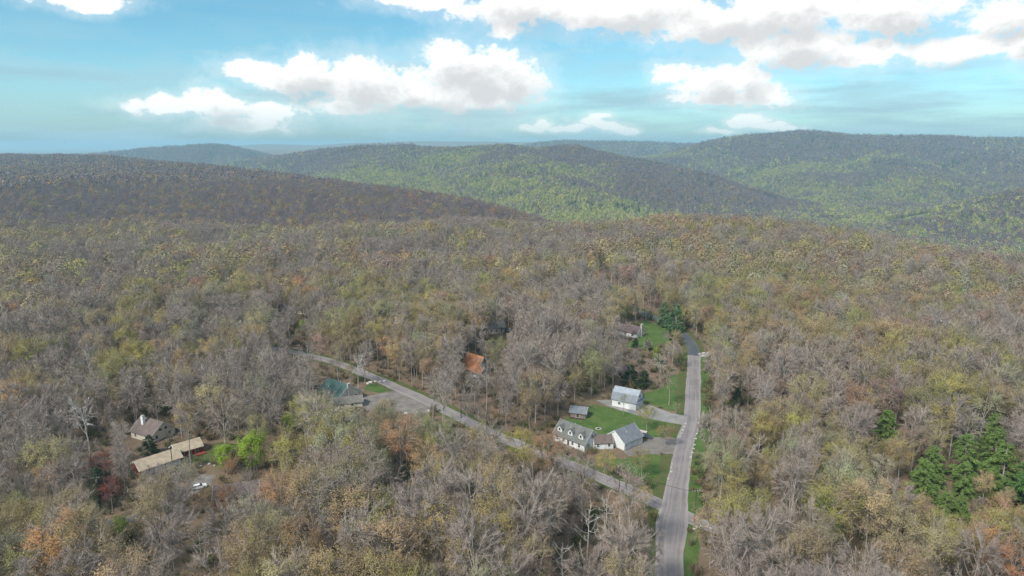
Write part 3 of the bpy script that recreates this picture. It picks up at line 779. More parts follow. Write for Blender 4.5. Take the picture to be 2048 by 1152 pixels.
tag(q, 'slate-roofed house with cream walls barely showing in the far left woods', 'house')
ro = gable_body(q, 15, 9, 3, 6.6, 'cream_siding', 'shingle_slate', .5, .4)
for x in (2, 6, 10, 13): add_opening(q, 15, 9, 'front', x, .9, 1.2, 1.3)

# --- vehicles
def car(x, y, ang, label, paint, suv=True, name='parked_car'):
    c = empty(name, x, y, ang); tag(c, label, 'car')
    Hh = 1.75 if suv else 1.45
    def loft(prof, w0, w1, mats, nm, parent, mi=0):
        """side profile (x,z) with half-width w0 at the sill and w1 at the top"""
        zmax = max(p[1] for p in prof); zmin = min(p[1] for p in prof); n = len(prof); m = MB()
        hw = [w0 + (w1 - w0) * (p[1] - zmin) / (zmax - zmin) for p in prof]
        V = [(p[0], -hw[i], p[1]) for i, p in enumerate(prof)] + [(p[0], hw[i], p[1]) for i, p in enumerate(prof)]
        F = [tuple(range(n)), tuple(range(n, 2 * n))[::-1]] + [(i, n + i, n + (i + 1) % n, (i + 1) % n) for i in range(n)]
        m.add(V, F); o = m.build(nm, mats, parent)
        bv = o.modifiers.new('bevel', 'BEVEL'); bv.width = .06; bv.segments = 2
        return o
    loft([(-2.25, .32), (2.25, .32), (2.32, .62), (2.2, .92), (1.1, 1.06), (-2.2, 1.08), (-2.32, .7)], .92, .86, paint, 'body', c)
    cb = loft([(-2.12, 1.04), (1.1, 1.02), (.35, Hh), (-1.75, Hh)], .84, .66, 'dark_glass', 'cabin', c)
    loft([(-1.72, Hh - .02), (.34, Hh - .02), (.25, Hh + .05), (-1.65, Hh + .05)], .66, .62, paint, 'car_roof', c)
    pil = MB()
    for sx in (-1, 1):
        for (xa, xb) in ((-.75, -.65), (-1.72, -1.6)): pil.add([(xa, sx * .8, 1.1), (xb, sx * .8, 1.1), (xb, sx * .69, Hh - .02), (xa, sx * .69, Hh - .02), (xa, sx * .84, 1.1), (xb, sx * .84, 1.1), (xb, sx * .73, Hh), (xa, sx * .73, Hh)], [(0, 1, 2, 3), (4, 7, 6, 5), (0, 4, 5, 1), (3, 2, 6, 7), (0, 3, 7, 4), (1, 5, 6, 2)])
    pil.build('pillar', paint, cb)
    for xx in (-1.4, 1.4):
        for sy in (-1, 1):
            m = MB(); m.tube([(xx, sy * .72, .34), (xx, sy * .93, .34)], [.34, .34], 14); m.tube([(xx, sy * .73, .34), (xx, sy * .72, .34)], [.34, .34], 14)
            wo_ = m.build('wheel', 'rubber', c); r = MB(); r.tube([(xx, sy * .932, .34), (xx, sy * .95, .34)], [.21, .19], 10); r.build('rim', 'steel', wo_)
    for sy in (-1, 1):
        m = MB(); m.box(2.2, sy * .62 - .18, .66, 2.315, sy * .62 + .18, .82); m.build('headlight', 'white_trim', c)
        m = MB(); m.box(-2.31, sy * .66 - .14, .74, -2.22, sy * .66 + .14, .92); m.build('tail_light', 'stop_red', c)
    return c
car(50.6, 240.2, R(-28), 'dark car parked at the end of the attached garage', 'car_dark', False)
car(-.8, 391.0, R(8), 'white car parked beside the grey-green house in the woods', 'car_white')
car(-100.5, 201.5, R(35), 'white car parked on the gravel lot below the small red cottage', 'car_white', False)
t = empty('utility_trailer', -62.0, 252.5, R(-20)); tag(t, 'small blue and white covered trailer in the woods below the outbuilding', 'trailer')
m = MB(); m.prism([(-.9, .5), (.9, .5), (.95, 1.4), (0, 1.75), (-.95, 1.4)], -1.5, .4); m.build('body', 'car_white', t)
m = MB(); m.prism([(-.97, .6), (.97, .6), (.99, 1.42), (0, 1.79), (-.99, 1.42)], .42, 2.0); m.build('cover', 'tarp_blue', t)
for sy in (-1, 1): m = MB(); m.box(-1.5, sy * .46 - .04, .4, 3.2, sy * .46 + .04, .48); m.build('drawbar', 'steel', t)
for sy in (-1, 1):
    m = MB(); m.tube([(.2, sy * .95, .32), (.2, sy * 1.12, .32)], [.32, .32], 12); m.build('wheel', 'rubber', t)

# --- utility poles
def pole(x, y, ang, label, hgt=10.5, transformer=False, bow=0.0, mat='pole_wood'):
    o = empty('utility_pole', x, y, ang, float(height(np.array([x]), np.array([y]))[0])); tag(o, label, 'pole', 'utility poles')
    m = MB(); m.tube([(0, 0, -.3), (bow, 0, hgt * .5), (0, 0, hgt)], [.17, .14, .11], 8); m.build('post', mat, o)
    m = MB(); m.box(-1.25, -.06, hgt - .75, 1.25, .06, hgt - .6); a = m.build('crossarm', 'weathered_wood', o)
    for q in (-1.1, -.4, .4, 1.1):
        m = MB(); m.tube([(q, 0, hgt - .6), (q, 0, hgt - .35)], [.07, .05], 6); m.build('insulator', 'white_trim', a)
    if transformer:
        m = MB(); m.tube([(.34, -.2, hgt - 2.2), (.34, -.2, hgt - 1.25)], [.26, .26], 10); m.tube([(.34, -.2, hgt - 1.25), (.34, -.2, hgt - 1.1)], [.27, .1], 10); m.build('transformer', 'steel', o)
    return o
pole(88.2, 290.2, .1, 'dark utility pole with grey transformer on the verge by the asphalt start', 11, True)
pole(53.4, 181.5, .2, 'utility pole standing behind the stop sign at the crossroads', 10.5)
pole(87.0, 417.0, 0, 'dark utility pole beside the asphalt bend, left of the spreading pine', 11)
pole(83.5, 417.5, 0, 'dark utility pole near the plum-roofed house lawn', 11)
pole(95.0, 372.0, .3, 'pale-topped utility pole just left of the asphalt bend', 10.5)
pole(-167.0, 225.0, 0, 'pale-topped utility pole among bare trees at the left edge', 11)
pole(-125.0, 188.5, .4, 'pole with pale cross-arm beside the dark hemlocks in the lower left', 11, True)
pole(-115.0, 214.0, .5, 'utility pole rising in front of the long tan-roofed garage', 12)
pole(-69.0, 314.0, -.5, 'utility pole with white insulators where the side road comes out of the trees', 11)
pole(-20.6, 259.5, -.6, 'utility pole at the lower edge of the side road, below the orange cabin', 10.5)
# stop sign
o = empty('stop_sign', 52.8, 179.8, R(8)); tag(o, 'red octagonal stop sign on a dark post at the crossroads', 'stop sign')
m = MB(); m.tube([(0, 0, -.2), (0, 0, 2.9)], [.05, .05], 6); m.build('post', 'rubber', o)
oc = [(.46 * math.cos(R(22.5 + 45 * k)), .46 * math.sin(R(22.5 + 45 * k))) for k in range(8)]
m = MB(); n = 8
m.add([(a, -.07, 2.5 + b) for a, b in oc] + [(a, -.09, 2.5 + b) for a, b in oc], [tuple(range(8)), tuple(range(8, 16))[::-1]] + [(i, i + 8, 8 + (i + 1) % 8, (i + 1) % 8) for i in range(8)])
pl = m.build('plate', 'stop_red', o)
cu = bpy.data.curves.new('lettering', 'FONT'); cu.body = 'STOP'; cu.size = .36; cu.align_x = 'CENTER'; cu.align_y = 'CENTER'; cu.extrude = .003
tx = bpy.data.objects.new('lettering', cu); COL.objects.link(tx)
bpy.context.view_layer.update()
dm = tx.evaluated_get(bpy.context.evaluated_depsgraph_get())
tme = bpy.data.meshes.new_from_object(dm); bpy.data.objects.remove(tx)
tme.transform(Matrix.Translation((0, -.097, 2.5)) @ Matrix.Rotation(R(90), 4, 'X')); tme.materials.clear(); tme.materials.append(MATS['white_trim'])
link('lettering', tme, pl)
# overhead cable across the main road
ca, cb_ = np.array((53.4, 181.5, 9.6)), np.array((34.0, 199.0, 9.2))
m = MB(); ts = np.linspace(0, 1, 15)
m.tube([ca + (cb_ - ca) * t - np.array((0, 0, 1.2 * 4 * t * (1 - t))) for t in ts], [.05] * 15, 5)
o = m.build('overhead_cable', 'rubber'); tag(o, 'dark overhead cable spanning the main road near the crossroads', 'cable')
pole(34.0, 199.0, 1.0, 'utility pole at the grass corner opposite the stop sign', 9.8)

# --- stones beside the roads
rock_rng = random.Random(5)
def rock_mesh(i):
    bm = bmesh.new(); bmesh.ops.create_icosphere(bm, subdivisions=2, radius=1)
    for v in bm.verts:
        k = 1 + .28 * (rock_rng.random() - .5) + .18 * math.sin(v.co.x * 3 + i) * math.cos(v.co.y * 4 - i)
        v.co = Vector((v.co.x * k * 1.25, v.co.y * k, v.co.z * k * .62))
    me = bpy.data.meshes.new('boulder'); bm.to_mesh(me); bm.free(); me.materials.append(MATS['stone_pale']); return me
rocks = [rock_mesh(i) for i in range(5)]
NTH = ['first', 'second', 'third', 'fourth', 'fifth', 'sixth', 'seventh', 'eighth']
def boulders(pts, group, fmt, r0, r1):
    for k, (x, y) in enumerate(pts):
        o = link('boulder', rocks[k % 5]); s_ = rock_rng.uniform(r0, r1); o.scale = (s_, s_, s_); o.location = (x, y, s_ * .3)
        o.rotation_euler = (0, 0, rock_rng.uniform(0, 6.3)); tag(o, fmt % NTH[k], 'boulder', group)
boulders([(52.4, 177.6), (53.6, 178.6), (54.8, 178.9), (56.0, 178.6), (57.2, 177.9)], 'boulders by the stop sign', 'pale boulder, %s from the left in the curved row at the stop sign', .45, .65)
boulders([(74.0, 254.2), (72.5, 249.3), (70.6, 243.7), (69.1, 239.2), (67.1, 233.9), (65.9, 230.6), (64.7, 227.3), (63.2, 223.7)], 'stones along the main road', 'pale stone, %s in the line along the right edge of the main road', .25, .5)
boulders([(63.6, 241.4), (64.8, 244.2), (66.1, 247.0), (67.5, 250.3), (68.6, 253.2)], 'stones at the lawn corner', 'pale stone, %s from the bottom edging the lawn corner by the road', .25, .45)
boulders([(55.3, 218.6), (54.5, 215.7), (53.8, 212.7), (51.7, 207.8)], 'stones at the lower lawn', 'pale stone, %s along the left road edge beside the lower lawn', .25, .45)
boulders([(99.2, 345.8), (101.5, 346.5), (103.6, 346.0), (105.2, 344.5), (100.0, 341.6), (102.4, 341.0)], 'stones at the asphalt start', 'pale boulder, %s of those at the lay-by where asphalt meets gravel', .4, .8)
boulders([(-65.5, 301.0), (-63.6, 302.2), (-61.5, 302.6), (-59.6, 303.0), (-66.5, 299.5)], 'stones above the green-roofed house', 'pale boulder, %s in the bank between green-roofed house and side road', .5, .9)
boulders([(-52.0, 264.5), (-48.0, 263.4), (-43.5, 264.0), (-39.0, 265.2), (-34.5, 266.4), (-31.0, 267.6)], 'stones edging the parking lot', 'pale boulder, %s from the left along the parking lot lower edge', .45, .8)
boulders([(-107.0, 217.0), (-104.6, 218.4), (-102.4, 217.6), (-100.5, 219.0)], 'stones by the red cottage', 'pale stone, %s from the left at the lot below the red cottage', .35, .55)
o = empty('fire_pit', 33.6, 248.6); tag(o, 'ring of pale stones around a dark fire pit on the lawn', 'fire pit')
for k in range(10):
    r = link('stone', rocks[k % 5], o); r.location = (.95 * math.cos(k * .628), .95 * math.sin(k * .628), .1); r.scale = (.24, .22, .24); r.rotation_euler = (0, 0, k)
m = MB(); m.tube([(0, 0, -.05), (0, 0, .06)], [.75, .7], 12); m.build('ash_bed', 'rubber', o)
# split-rail style wood stack beside the attached garage
o = empty('log_pile', 49.6, 244.6, R(-35)); tag(o, 'low stack of cut pale logs beside the attached garage', 'log pile')
for k in range(9):
    m = MB(); yy = (k % 5) * .36 - (.18 if k > 4 else 0) + (.36 if k > 4 else 0); zz_ = .18 + (.32 if k > 4 else 0)
    m.tube([(-1.9, yy, zz_), (1.9, yy + .04, zz_)], [.17, .16], 8); m.build('log', 'bark_pale', o)

# ------------------------------------------------------------------ tree shapes
def bez(a, b, c, t): return (1 - t) ** 2 * a + 2 * t * (1 - t) * b + t * t * c
def unit(v): return v / (np.linalg.norm(v) + 1e-9)
def deciduous(seed, H=21.0, Rr=5.2, cb=.40, nl=9, nb=6, nt=16, leaves=0, lsize=.26, tw=.05, lean=.6, vase=False, lump=.25, leafspread=.5):
    g = np.random.default_rng(seed)
    tr, cw = MB(), MB()
    top = np.array((g.normal(0, lean), g.normal(0, lean), H * .86))
    kink = np.array((g.normal(0, lean * .6), g.normal(0, lean * .6), H * .45))
    def trunk(t): return bez(np.zeros(3), kink, top, t)
    ts = np.linspace(0, 1, 7)
    tr.tube([trunk(t) - (np.array((0, 0, .4)) if t == 0 else 0) for t in ts], [.24, .19, .165, .14, .10, .065, .025], 6)
    cz = H * (cb + 1) / 2; rz = H * (1 - cb) / 2 * 1.04
    C = np.array((top[0] * .7, top[1] * .7, cz))
    ph = g.uniform(0, 6.28, 4)
    def lumpk(d):
        return 1 + lump * (math.sin(3 * math.atan2(d[1], d[0]) + ph[0]) * .5 + math.sin(5 * d[2] + ph[1]) * .3 + math.sin(2 * math.atan2(d[1], d[0]) - 4 * d[2] + ph[2]) * .4)
    tips = []
    for i in range(nl):
        z0 = (cb * (.62 if vase else .8) + (.78 - cb * .8) * (i / nl) ** (1.4 if vase else 1.0)) * H
        t0 = min(.97, z0 / (H * .86)); s = trunk(t0)
        a = i * 2.4 + g.uniform(-.5, .5) + ph[3]; e = g.uniform(-.15, .5) + .75 * i / nl
        d = np.array((math.cos(a) * math.cos(e), math.sin(a) * math.cos(e), math.sin(e)))
        tgt = C + d * np.array((Rr, Rr, rz)) * lumpk(d) * g.uniform(.68, .86)
        if tgt[2] < s[2] + .6: tgt[2] = s[2] + g.uniform(.6, 2.0)
        mid = s + (tgt - s) * np.array((.55, .55, .28)) + g.normal(0, .35, 3)
        r0 = .115 * (1 - .45 * i / nl)
        pts = [bez(s, mid, tgt, t) for t in (0, .3, .6, .85, 1)]
        tr.tube(pts, [r0, r0 * .75, r0 * .5, r0 * .32, r0 * .18], 4)
        for j in range(nb):
            t1 = g.uniform(.3, .98); s1 = bez(s, mid, tgt, t1)
            d1 = unit(unit(s1 - C + (0, 0, 1.0)) * .7 + g.normal(0, .55, 3) + d * .35)
            end = C + unit((s1 - C) / np.array((Rr, Rr, rz)) + d1 * .62) * np.array((Rr, Rr, rz)) * lumpk(unit(s1 - C)) * g.uniform(.82, 1.04)
            if np.linalg.norm(end - s1) > 4.6: end = s1 + unit(end - s1) * g.uniform(2.8, 4.6)
            m1 = (s1 + end) / 2 + g.normal(0, .3, 3) + (0, 0, .25)
            cw.tube([s1, m1, end], [.055, .038, .014], 3, 2, False)
            for q in range(nt):
                t2 = g.uniform(.25, 1); b0 = bez(s1, m1, end, t2)
                dd = unit(unit(end - s1) * .55 + unit(b0 - C) * .55 + g.normal(0, .6, 3) + (0, 0, .18))
                ln = g.uniform(.7, 1.75); w = tw * g.uniform(.7, 1.2)
                sd_ = unit(np.cross(dd, unit(b0 - C) + g.normal(0, .22, 3) + (0, 0, .15))) * w
                tip = b0 + dd * ln
                cw.add([b0 - sd_, b0 + sd_, tip], [(0, 1, 2)], 0); tips.append((b0 + dd * ln * g.uniform(.45, 1.0)))
    if leaves:
        for k in range(leaves):
            p = tips[g.integers(len(tips))] + g.normal(0, leafspread, 3)
            n_ = unit(g.normal(0, .34, 3) + (0, 0, .22) + unit(p - C))
            u = unit(np.cross(n_, g.normal(0, 1, 3))); v = np.cross(n_, u); s_ = lsize * g.uniform(.6, 1.25)
            cw.add([p - u * s_, p - v * s_ * .6, p + u * s_, p + v * s_ * .6], [(0, 1, 2, 3)], 1)
    return tr, cw
def conifer(seed, H=17.0, Rr=4.4, n=1500, base=.04, ls=.55, irregular=.42):
    g = np.random.default_rng(seed); tr, cw = MB(), MB()
    tr.tube([(0, 0, -.3), (g.normal(0, .1), g.normal(0, .1), H * .5), (0, 0, H * .98)], [.3, .19, .03], 6)
    nb = 95
    for i in range(nb):
        f = (i + .5) / nb; z = H * (base + (1 - base) * min(.995, max(0, f ** .92 + g.normal(0, .018))))
        a = g.uniform(0, 6.283); ln = Rr * (1 - f) ** .6 * g.uniform(1 - irregular, 1 + irregular) + .35
        d = np.array((math.cos(a), math.sin(a), 0)); s = np.array((0, 0, z))
        end = s + d * ln + np.array((0, 0, -.18 * ln + (.9 * f)))
        mid = (s + end) / 2 + np.array((0, 0, .12 * ln))
        cw.tube([s, mid, end], [.05, .03, .01], 3, 2, False)
        k = max(4, int(n / nb * (.35 + 1.6 * (1 - f))))
        for q in range(k):
            t = g.uniform(.22, 1) ** .8; p = bez(s, mid, end, t) + g.normal(0, .26, 3)
            sd_ = np.array((-d[1], d[0], 0)) * g.choice((-1, 1)); out = unit(d * .8 + sd_ * g.uniform(.2, .9) + np.array((0, 0, g.uniform(-.45, .2))))
            w = unit(np.cross(out, (0, 0, 1)) + g.normal(0, .3, 3)) * ls * .34; l_ = out * ls * g.uniform(.9, 1.6)
            cw.add([p - w, p + w, p + l_ + w * .3, p + l_ - w * .3], [(0, 1, 2, 3)], 1)
    return tr, cw
def snag(seed, H=18.0):
    g = np.random.default_rng(seed); tr, cw = MB(), MB()
    top = np.array((g.normal(0, .8), g.normal(0, .8), H)); kk = np.array((g.normal(0, .6), g.normal(0, .6), H * .5))
    tr.tube([bez(np.array((0, 0, -.3)), kk, top, t) for t in np.linspace(0, 1, 6)], [.27, .22, .18, .13, .08, .03], 6)
    for i in range(11):
        t0 = .35 + .6 * i / 11; s = bez(np.zeros(3), kk, top, t0); a = i * 2.4 + g.uniform(-.5, .5); ln = g.uniform(3, 5.4) * (1.15 - t0 * .6)
        e = s + np.array((math.cos(a) * ln, math.sin(a) * ln, ln * g.uniform(.35, 1.0))); m_ = (s + e) / 2 + g.normal(0, .4, 3) - (0, 0, .3)
        cw.tube([bez(s, m_, e, t) for t in (0, .35, .7, 1)], [.11, .08, .05, .02], 4, 2)
        for j in range(5):
            s1 = bez(s, m_, e, g.uniform(.35, 1)); e1 = s1 + unit(unit(e - s) + g.normal(0, .6, 3) + (0, 0, .3)) * g.uniform(1, 2.4)
            cw.tube([s1, (s1 + e1) / 2 + g.normal(0, .12, 3), e1], [.045, .03, .012], 3, 2)
            for q in range(4):
                b0 = s1 + (e1 - s1) * g.uniform(.3, 1); dd = unit(unit(e1 - s1) + g.normal(0, .7, 3)); w = unit(np.cross(dd, (.3, .4, .8))) * .03
                cw.add([b0 - w, b0 + w, b0 + dd * g.uniform(.5, 1.2)], [(0, 1, 2)], 2)
    return tr, cw
def mid_tree(seed, H=21.0, Rr=5.2, cb=.36, n=230, size=.72, bare=False, cone=False, jit=.33):
    """a lighter shape of the same trees for woods seen from several hundred metres"""
    g = np.random.default_rng(seed); m = MB()
    m.tube([(0, 0, -.5), (g.normal(0, .3), g.normal(0, .3), H * .55), (g.normal(0, .5), g.normal(0, .5), H * .85)], [.27, .2, .05], 3, 2, False)
    cz = H * (cb + 1) / 2; rz = H * (1 - cb) / 2; C = np.array((0, 0, cz)); ph = g.uniform(0, 6.28, 3)
    def place():
        if cone:
            f = g.uniform(0, 1) ** .7; a = g.uniform(0, 6.283); r = Rr * (1 - f) ** .8 * g.uniform(.75, 1.05)
            return np.array((math.cos(a) * r, math.sin(a) * r, H * (.06 + .94 * f))), unit(np.array((math.cos(a), math.sin(a), .7)))
        d = unit(g.normal(0, 1, 3) + (0, 0, .35))
        k = 1 + .16 * math.sin(3 * math.atan2(d[1], d[0]) + ph[0]) + .14 * math.sin(5 * d[2] + ph[1]) + .12 * math.sin(4 * math.atan2(d[1], d[0]) - 5 * d[2] + ph[2])
        return C + d * np.array((Rr, Rr, rz)) * k * g.uniform(.80, 1.03), unit(d / np.array((1, 1, .8)))
    for i in range(5 if not cone else 0):
        p, d = place(); s = np.array((0, 0, H * g.uniform(.38, .6))); m.tube([s, (s + p) / 2 + (0, 0, -.4), p], [.11, .07, .02], 3, 2, False)
    for i in range(n):
        p, d = place()
        if bare:
            dd = unit(d * .8 + g.normal(0, .5, 3) + (0, 0, .25)); w = unit(np.cross(dd, d + g.normal(0, .25, 3))) * size * .17; l_ = g.uniform(1.5, 3.0)
            m.add([p - dd * l_ * .6 - w, p - dd * l_ * .6 + w, p + dd * l_ * .4], [(0, 1, 2)], 1)
        else:
            n_ = unit(d * 1.0 + g.normal(0, jit, 3) + (0, 0, .2)); u = unit(np.cross(n_, g.normal(0, 1, 3))); v = np.cross(n_, u); s_ = size * g.uniform(.5, 1.2)
            m.add([p - u * s_, p - v * s_ * .7, p + u * s_, p + v * s_ * .7], [(0, 1, 2, 3)], 1)
    return m
def far_tree(seed, H=21.0, Rr=5.6, n=34, size=1.7, cone=False):
    return mid_tree(seed, H, Rr, .3, n, size, False, cone, .2)
def brush(seed, H=2.4, n=70, leaves=0):
    g = np.random.default_rng(seed); m = MB()
    for i in range(n):
        a = g.uniform(0, 6.283); r = g.uniform(0, .5); b0 = np.array((math.cos(a) * r, math.sin(a) * r, 0)); t = b0 + np.array((math.cos(a) * g.uniform(.2, 1.4), math.sin(a) * g.uniform(.2, 1.4), H * g.uniform(.5, 1.05)))
        w = np.array((-math.sin(a), math.cos(a), 0)) * .035; m.add([b0 - w, b0 + w, t], [(0, 1, 2)], 0)
        for q in range(leaves):
            p = b0 + (t - b0) * g.uniform(.4, 1.05) + g.normal(0, .22, 3); n_ = unit(g.normal(0, .7, 3) + (0, 0, .8)); u = unit(np.cross(n_, g.normal(0, 1, 3))); v = np.cross(n_, u); s_ = g.uniform(.1, .24)
            m.add([p - u * s_, p - v * s_ * .6, p + u * s_, p + v * s_ * .6], [(0, 1, 2, 3)], 1)
    return m

TM = ['twigs', 'leaves', 'bark']; TMF = ['twigs', 'far_leaves', 'bark']; TMP = ['bark_pale', 'leaves', 'bark_pale']
SHAPES = {}
def shape(key, pair, pale=False):
    tr, cw = pair
    SHAPES[key] = (tr.mesh('trunk', ['bark_pale' if pale else 'bark'], True), cw.mesh('crown', TMP if pale else TM))
    both = MB(); both.v = list(cw.v); both.f = list(cw.f); both.m = list(cw.m); both.add(tr.v, tr.f, 2)
    return both
PROTO = {}          # full shapes for the woods behind the trees that are built one by one
for i in range(5):
    PROTO['bare%d' % i] = shape('bare%d' % i, deciduous(100 + i, H=20.5 + (i % 3) * 1.3, Rr=4.7 + .35 * (i % 4), cb=.40 + .03 * (i % 3), nl=11, nb=8, nt=34, leaves=0, tw=.038, vase=i % 2 == 1))
for i in range(5):
    PROTO['bud%d' % i] = shape('bud%d' % i, deciduous(200 + i, H=19.5 + (i % 3) * 1.4, Rr=5.3 + .4 * (i % 3), cb=.34 + .04 * (i % 2), nl=11, nb=7, nt=22, leaves=4200, lsize=.145, tw=.036))
for i in range(3):
    PROTO['sparse%d' % i] = shape('sparse%d' % i, deciduous(300 + i, H=22.0 + i, Rr=3.6 + .3 * i, cb=.52, nl=8, nb=6, nt=18, leaves=600, lsize=.16, tw=.036, lean=.9))
for i in range(2):
    PROTO['lime%d' % i] = shape('lime%d' % i, deciduous(400 + i, H=15.0, Rr=4.3, cb=.14, nl=11, nb=6, nt=10, leaves=5200, lsize=.22, tw=.04, lump=.3, leafspread=.45))
for i in range(3):
    PROTO['fir%d' % i] = shape('fir%d' % i, conifer(500 + i, H=16 + i, Rr=5.0 + .3 * i, n=5600, ls=.58))
PROTO['snag0'] = shape('snag0', snag(600), True); PROTO['snag1'] = shape('snag1', snag(601, 16), True)
PROTO['pale0'] = shape('pale0', deciduous(650, H=21, Rr=4.6, cb=.42, nl=9, nb=6, nt=12, tw=.045), True)

def hidden_proto(key, m, mats):
    return bpy.data.objects.new('shape_' + key, m.mesh('shape_' + key, mats))
def proto_collection(name, items):
    c = bpy.data.collections.new(name); 
    for i, (m, mats) in enumerate(items): 
        o = bpy.data.objects.new('%s_%02d' % (name, i), m.mesh('%s_%02d' % (name, i), mats)); c.objects.link(o)
    return c
NEAR_KEYS = ['bare%d' % i for i in range(5)] + ['bud%d' % i for i in range(5)] + ['sparse%d' % i for i in range(3)] + ['lime0', 'lime1', 'fir0', 'fir1']
C_NEAR = proto_collection('near_shape', [(PROTO[k], TM) for k in NEAR_KEYS])
MID = [mid_tree(700 + i, Rr=5.0 + .3 * i, n=420, size=.5, bare=True) for i in range(3)] + [mid_tree(710 + i, Rr=5.1 + .3 * i, n=460, size=.46, jit=.26) for i in range(4)] + [mid_tree(720, 16, 4.3, 0, 240, .6, cone=True)]
C_MID = proto_collection('mid_shape', [(m, TMF) for m in MID])
FAR = [far_tree(800 + i, Rr=5.2 + .5 * i, n=46, size=1.75) for i in range(4)] + [far_tree(810, 16, 4.3, 40, 1.5, True)]
C_FAR = proto_collection('far_shape', [(m, TMF) for m in FAR])
C_BRUSH = proto_collection('brush_shape', [(brush(900), TM), (brush(901, 3.2, 90), TM), (brush(902, 1.6, 50, 3), TM), (brush(903, 2.6, 60, 4), TM)])

def scatter_group():
    ng = bpy.data.node_groups.new('scatter', 'GeometryNodeTree')
    ng.interface.new_socket('Geometry', in_out='INPUT', socket_type='NodeSocketGeometry')
    ng.interface.new_socket('Collection', in_out='INPUT', socket_type='NodeSocketCollection')
    ng.interface.new_socket('Geometry', in_out='OUTPUT', socket_type='NodeSocketGeometry')
    N = NT(ng); gi = N.n('NodeGroupInput'); go = N.n('NodeGroupOutput')
    ci = N.n('GeometryNodeCollectionInfo'); ng.links.new(gi.outputs[1], ci.inputs[0]); ci.inputs[1].default_value = True; ci.inputs[2].default_value = True
    iop = N.n('GeometryNodeInstanceOnPoints'); ng.links.new(gi.outputs[0], iop.inputs['Points']); ng.links.new(ci.outputs[0], iop.inputs['Instance'])
    iop.inputs['Pick Instance'].default_value = True
    def attr(nm, ty):
        a = N.n('GeometryNodeInputNamedAttribute', data_type=ty); a.inputs[0].default_value = nm; return a.outputs[0]
    ng.links.new(attr('shape', 'INT'), iop.inputs['Instance Index'])
    cx = N.n('ShaderNodeCombineXYZ'); ng.links.new(attr('turn', 'FLOAT'), cx.inputs[2])
    e2r = N.n('FunctionNodeEulerToRotation'); ng.links.new(cx.outputs[0], e2r.inputs[0]); ng.links.new(e2r.outputs[0], iop.inputs['Rotation'])
    ng.links.new(attr('size', 'FLOAT_VECTOR'), iop.inputs['Scale'])
    ng.links.new(iop.outputs[0], go.inputs[0])
    return ng
SCATTER = scatter_group()
def scatter(name, x, y, z, idx, turn, size, tints, coll, label, cat):
    me = bpy.data.meshes.new(name); n = len(x)
    me.vertices.add(n); me.vertices.foreach_set('co', np.stack([x, y, z], 1).astype(np.float32).ravel())
    a = me.attributes.new('shape', 'INT', 'POINT'); a.data.foreach_set('value', np.asarray(idx, np.int32))
    a = me.attributes.new('turn', 'FLOAT', 'POINT'); a.data.foreach_set('value', np.asarray(turn, np.float32))
    a = me.attributes.new('size', 'FLOAT_VECTOR', 'POINT'); a.data.foreach_set('vector', np.asarray(size, np.float32).ravel())
    a = me.attributes.new('tint', 'FLOAT_VECTOR', 'POINT'); a.data.foreach_set('vector', np.asarray(tints, np.float32).ravel())
    o = link(name, me, None, 'stuff'); o['label'] = label; o['category'] = cat
    md = o.modifiers.new('scatter', 'NODES'); md.node_group = SCATTER
    for it in SCATTER.interface.items_tree:
        if it.item_type == 'SOCKET' and it.in_out == 'INPUT' and it.name == 'Collection': md[it.identifier] = coll
    return o

# ------------------------------------------------------------------ where trees stand
rng = np.random.default_rng(77)
ROADPTS = np.concatenate([MAIN[::2], MAIN2[::2], CROSS[::2], CROSS2[::2]])
def near_d(x, y, pts):
    out = np.full(len(x), 1e9)
    for k in range(0, len(pts), 50):
        q = pts[k:k + 50]; out = np.minimum(out, np.sqrt(((x[:, None] - q[None, :, 0]) ** 2 + (y[:, None] - q[None, :, 1]) ** 2)).min(1))
    return out
HOUSES = [(24, 237, 10), (20, 238, 9), (42, 236, 9), (49.5, 274, 8.5), (27, 262, 5.5), (-74, 284, 11), (-70, 276, 8), (-17, 319, 8), (-137, 240, 9), (-121, 219, 8), (-116, 228, 7), (-85, 194, 8), (66, 384, 10), (49, 417, 9), (-10, 389, 8), (52, 312, 7), (-143, 437, 9), (-99.5, 201, 6), (50, 241, 5)]
SEE = []        # (x, y, z, weight): things the photograph lets one see past the trees
def see(pts, w, z=0.5):
    for q in pts: SEE.append((q[0], q[1], q[2] if len(q) > 2 else z, w))
see(MAIN[::4], 1.0); see([q for q in MAIN2[:22:4]], 1.0); see(CROSS[47:118:4], .78); see(CROSS[118:170:4], .25); see(CROSS2[:40:5], .3)
see([(15, 238, 3), (18, 236, 5), (21, 233, 3), (24, 236, 6), (26, 230, 3), (30, 230, 4), (34, 232, 3), (40, 231, 3), (44, 234, 4), (47, 236, 2), (40, 236, 5)], .95)
see([(42, 273, 3), (46, 270, 4), (50, 268, 2), (54, 271, 2), (48, 273, 7), (28, 260, 3), (25, 260, 2), (60, 264, 0), (66, 260, 0), (40, 258, 0), (48, 254, 0), (36, 250, 0), (58, 250, 0), (64, 244, 0)], .93)
see([(46, 216, 0), (48, 205, 0)], .7)
see([(-82, 283, 4), (-78, 281, 5), (-72, 280, 5), (-68, 284, 4), (-64, 292, 0), (-58, 292, 0), (-55, 288, 0), (-48, 282, 0), (-66, 274, 4), (-42, 276, 0), (-40, 270, 0), (-72, 272, 3), (-50, 290, 0), (-62, 280, 3), (-46, 286, 0)], .975)
see([(-22, 318, 3), (-18, 318, 6), (-14, 314, 5), (-10, 312, 3), (-16, 316, 7), (-20, 316, 4)], .975)
see([(-140, 238, 5), (-134, 236, 5), (-122, 210, 3), (-117, 216, 3), (-113, 221, 3), (-115, 227, 3), (-110, 231, 2)], .66)
see([(-101, 201, 1)], .5)
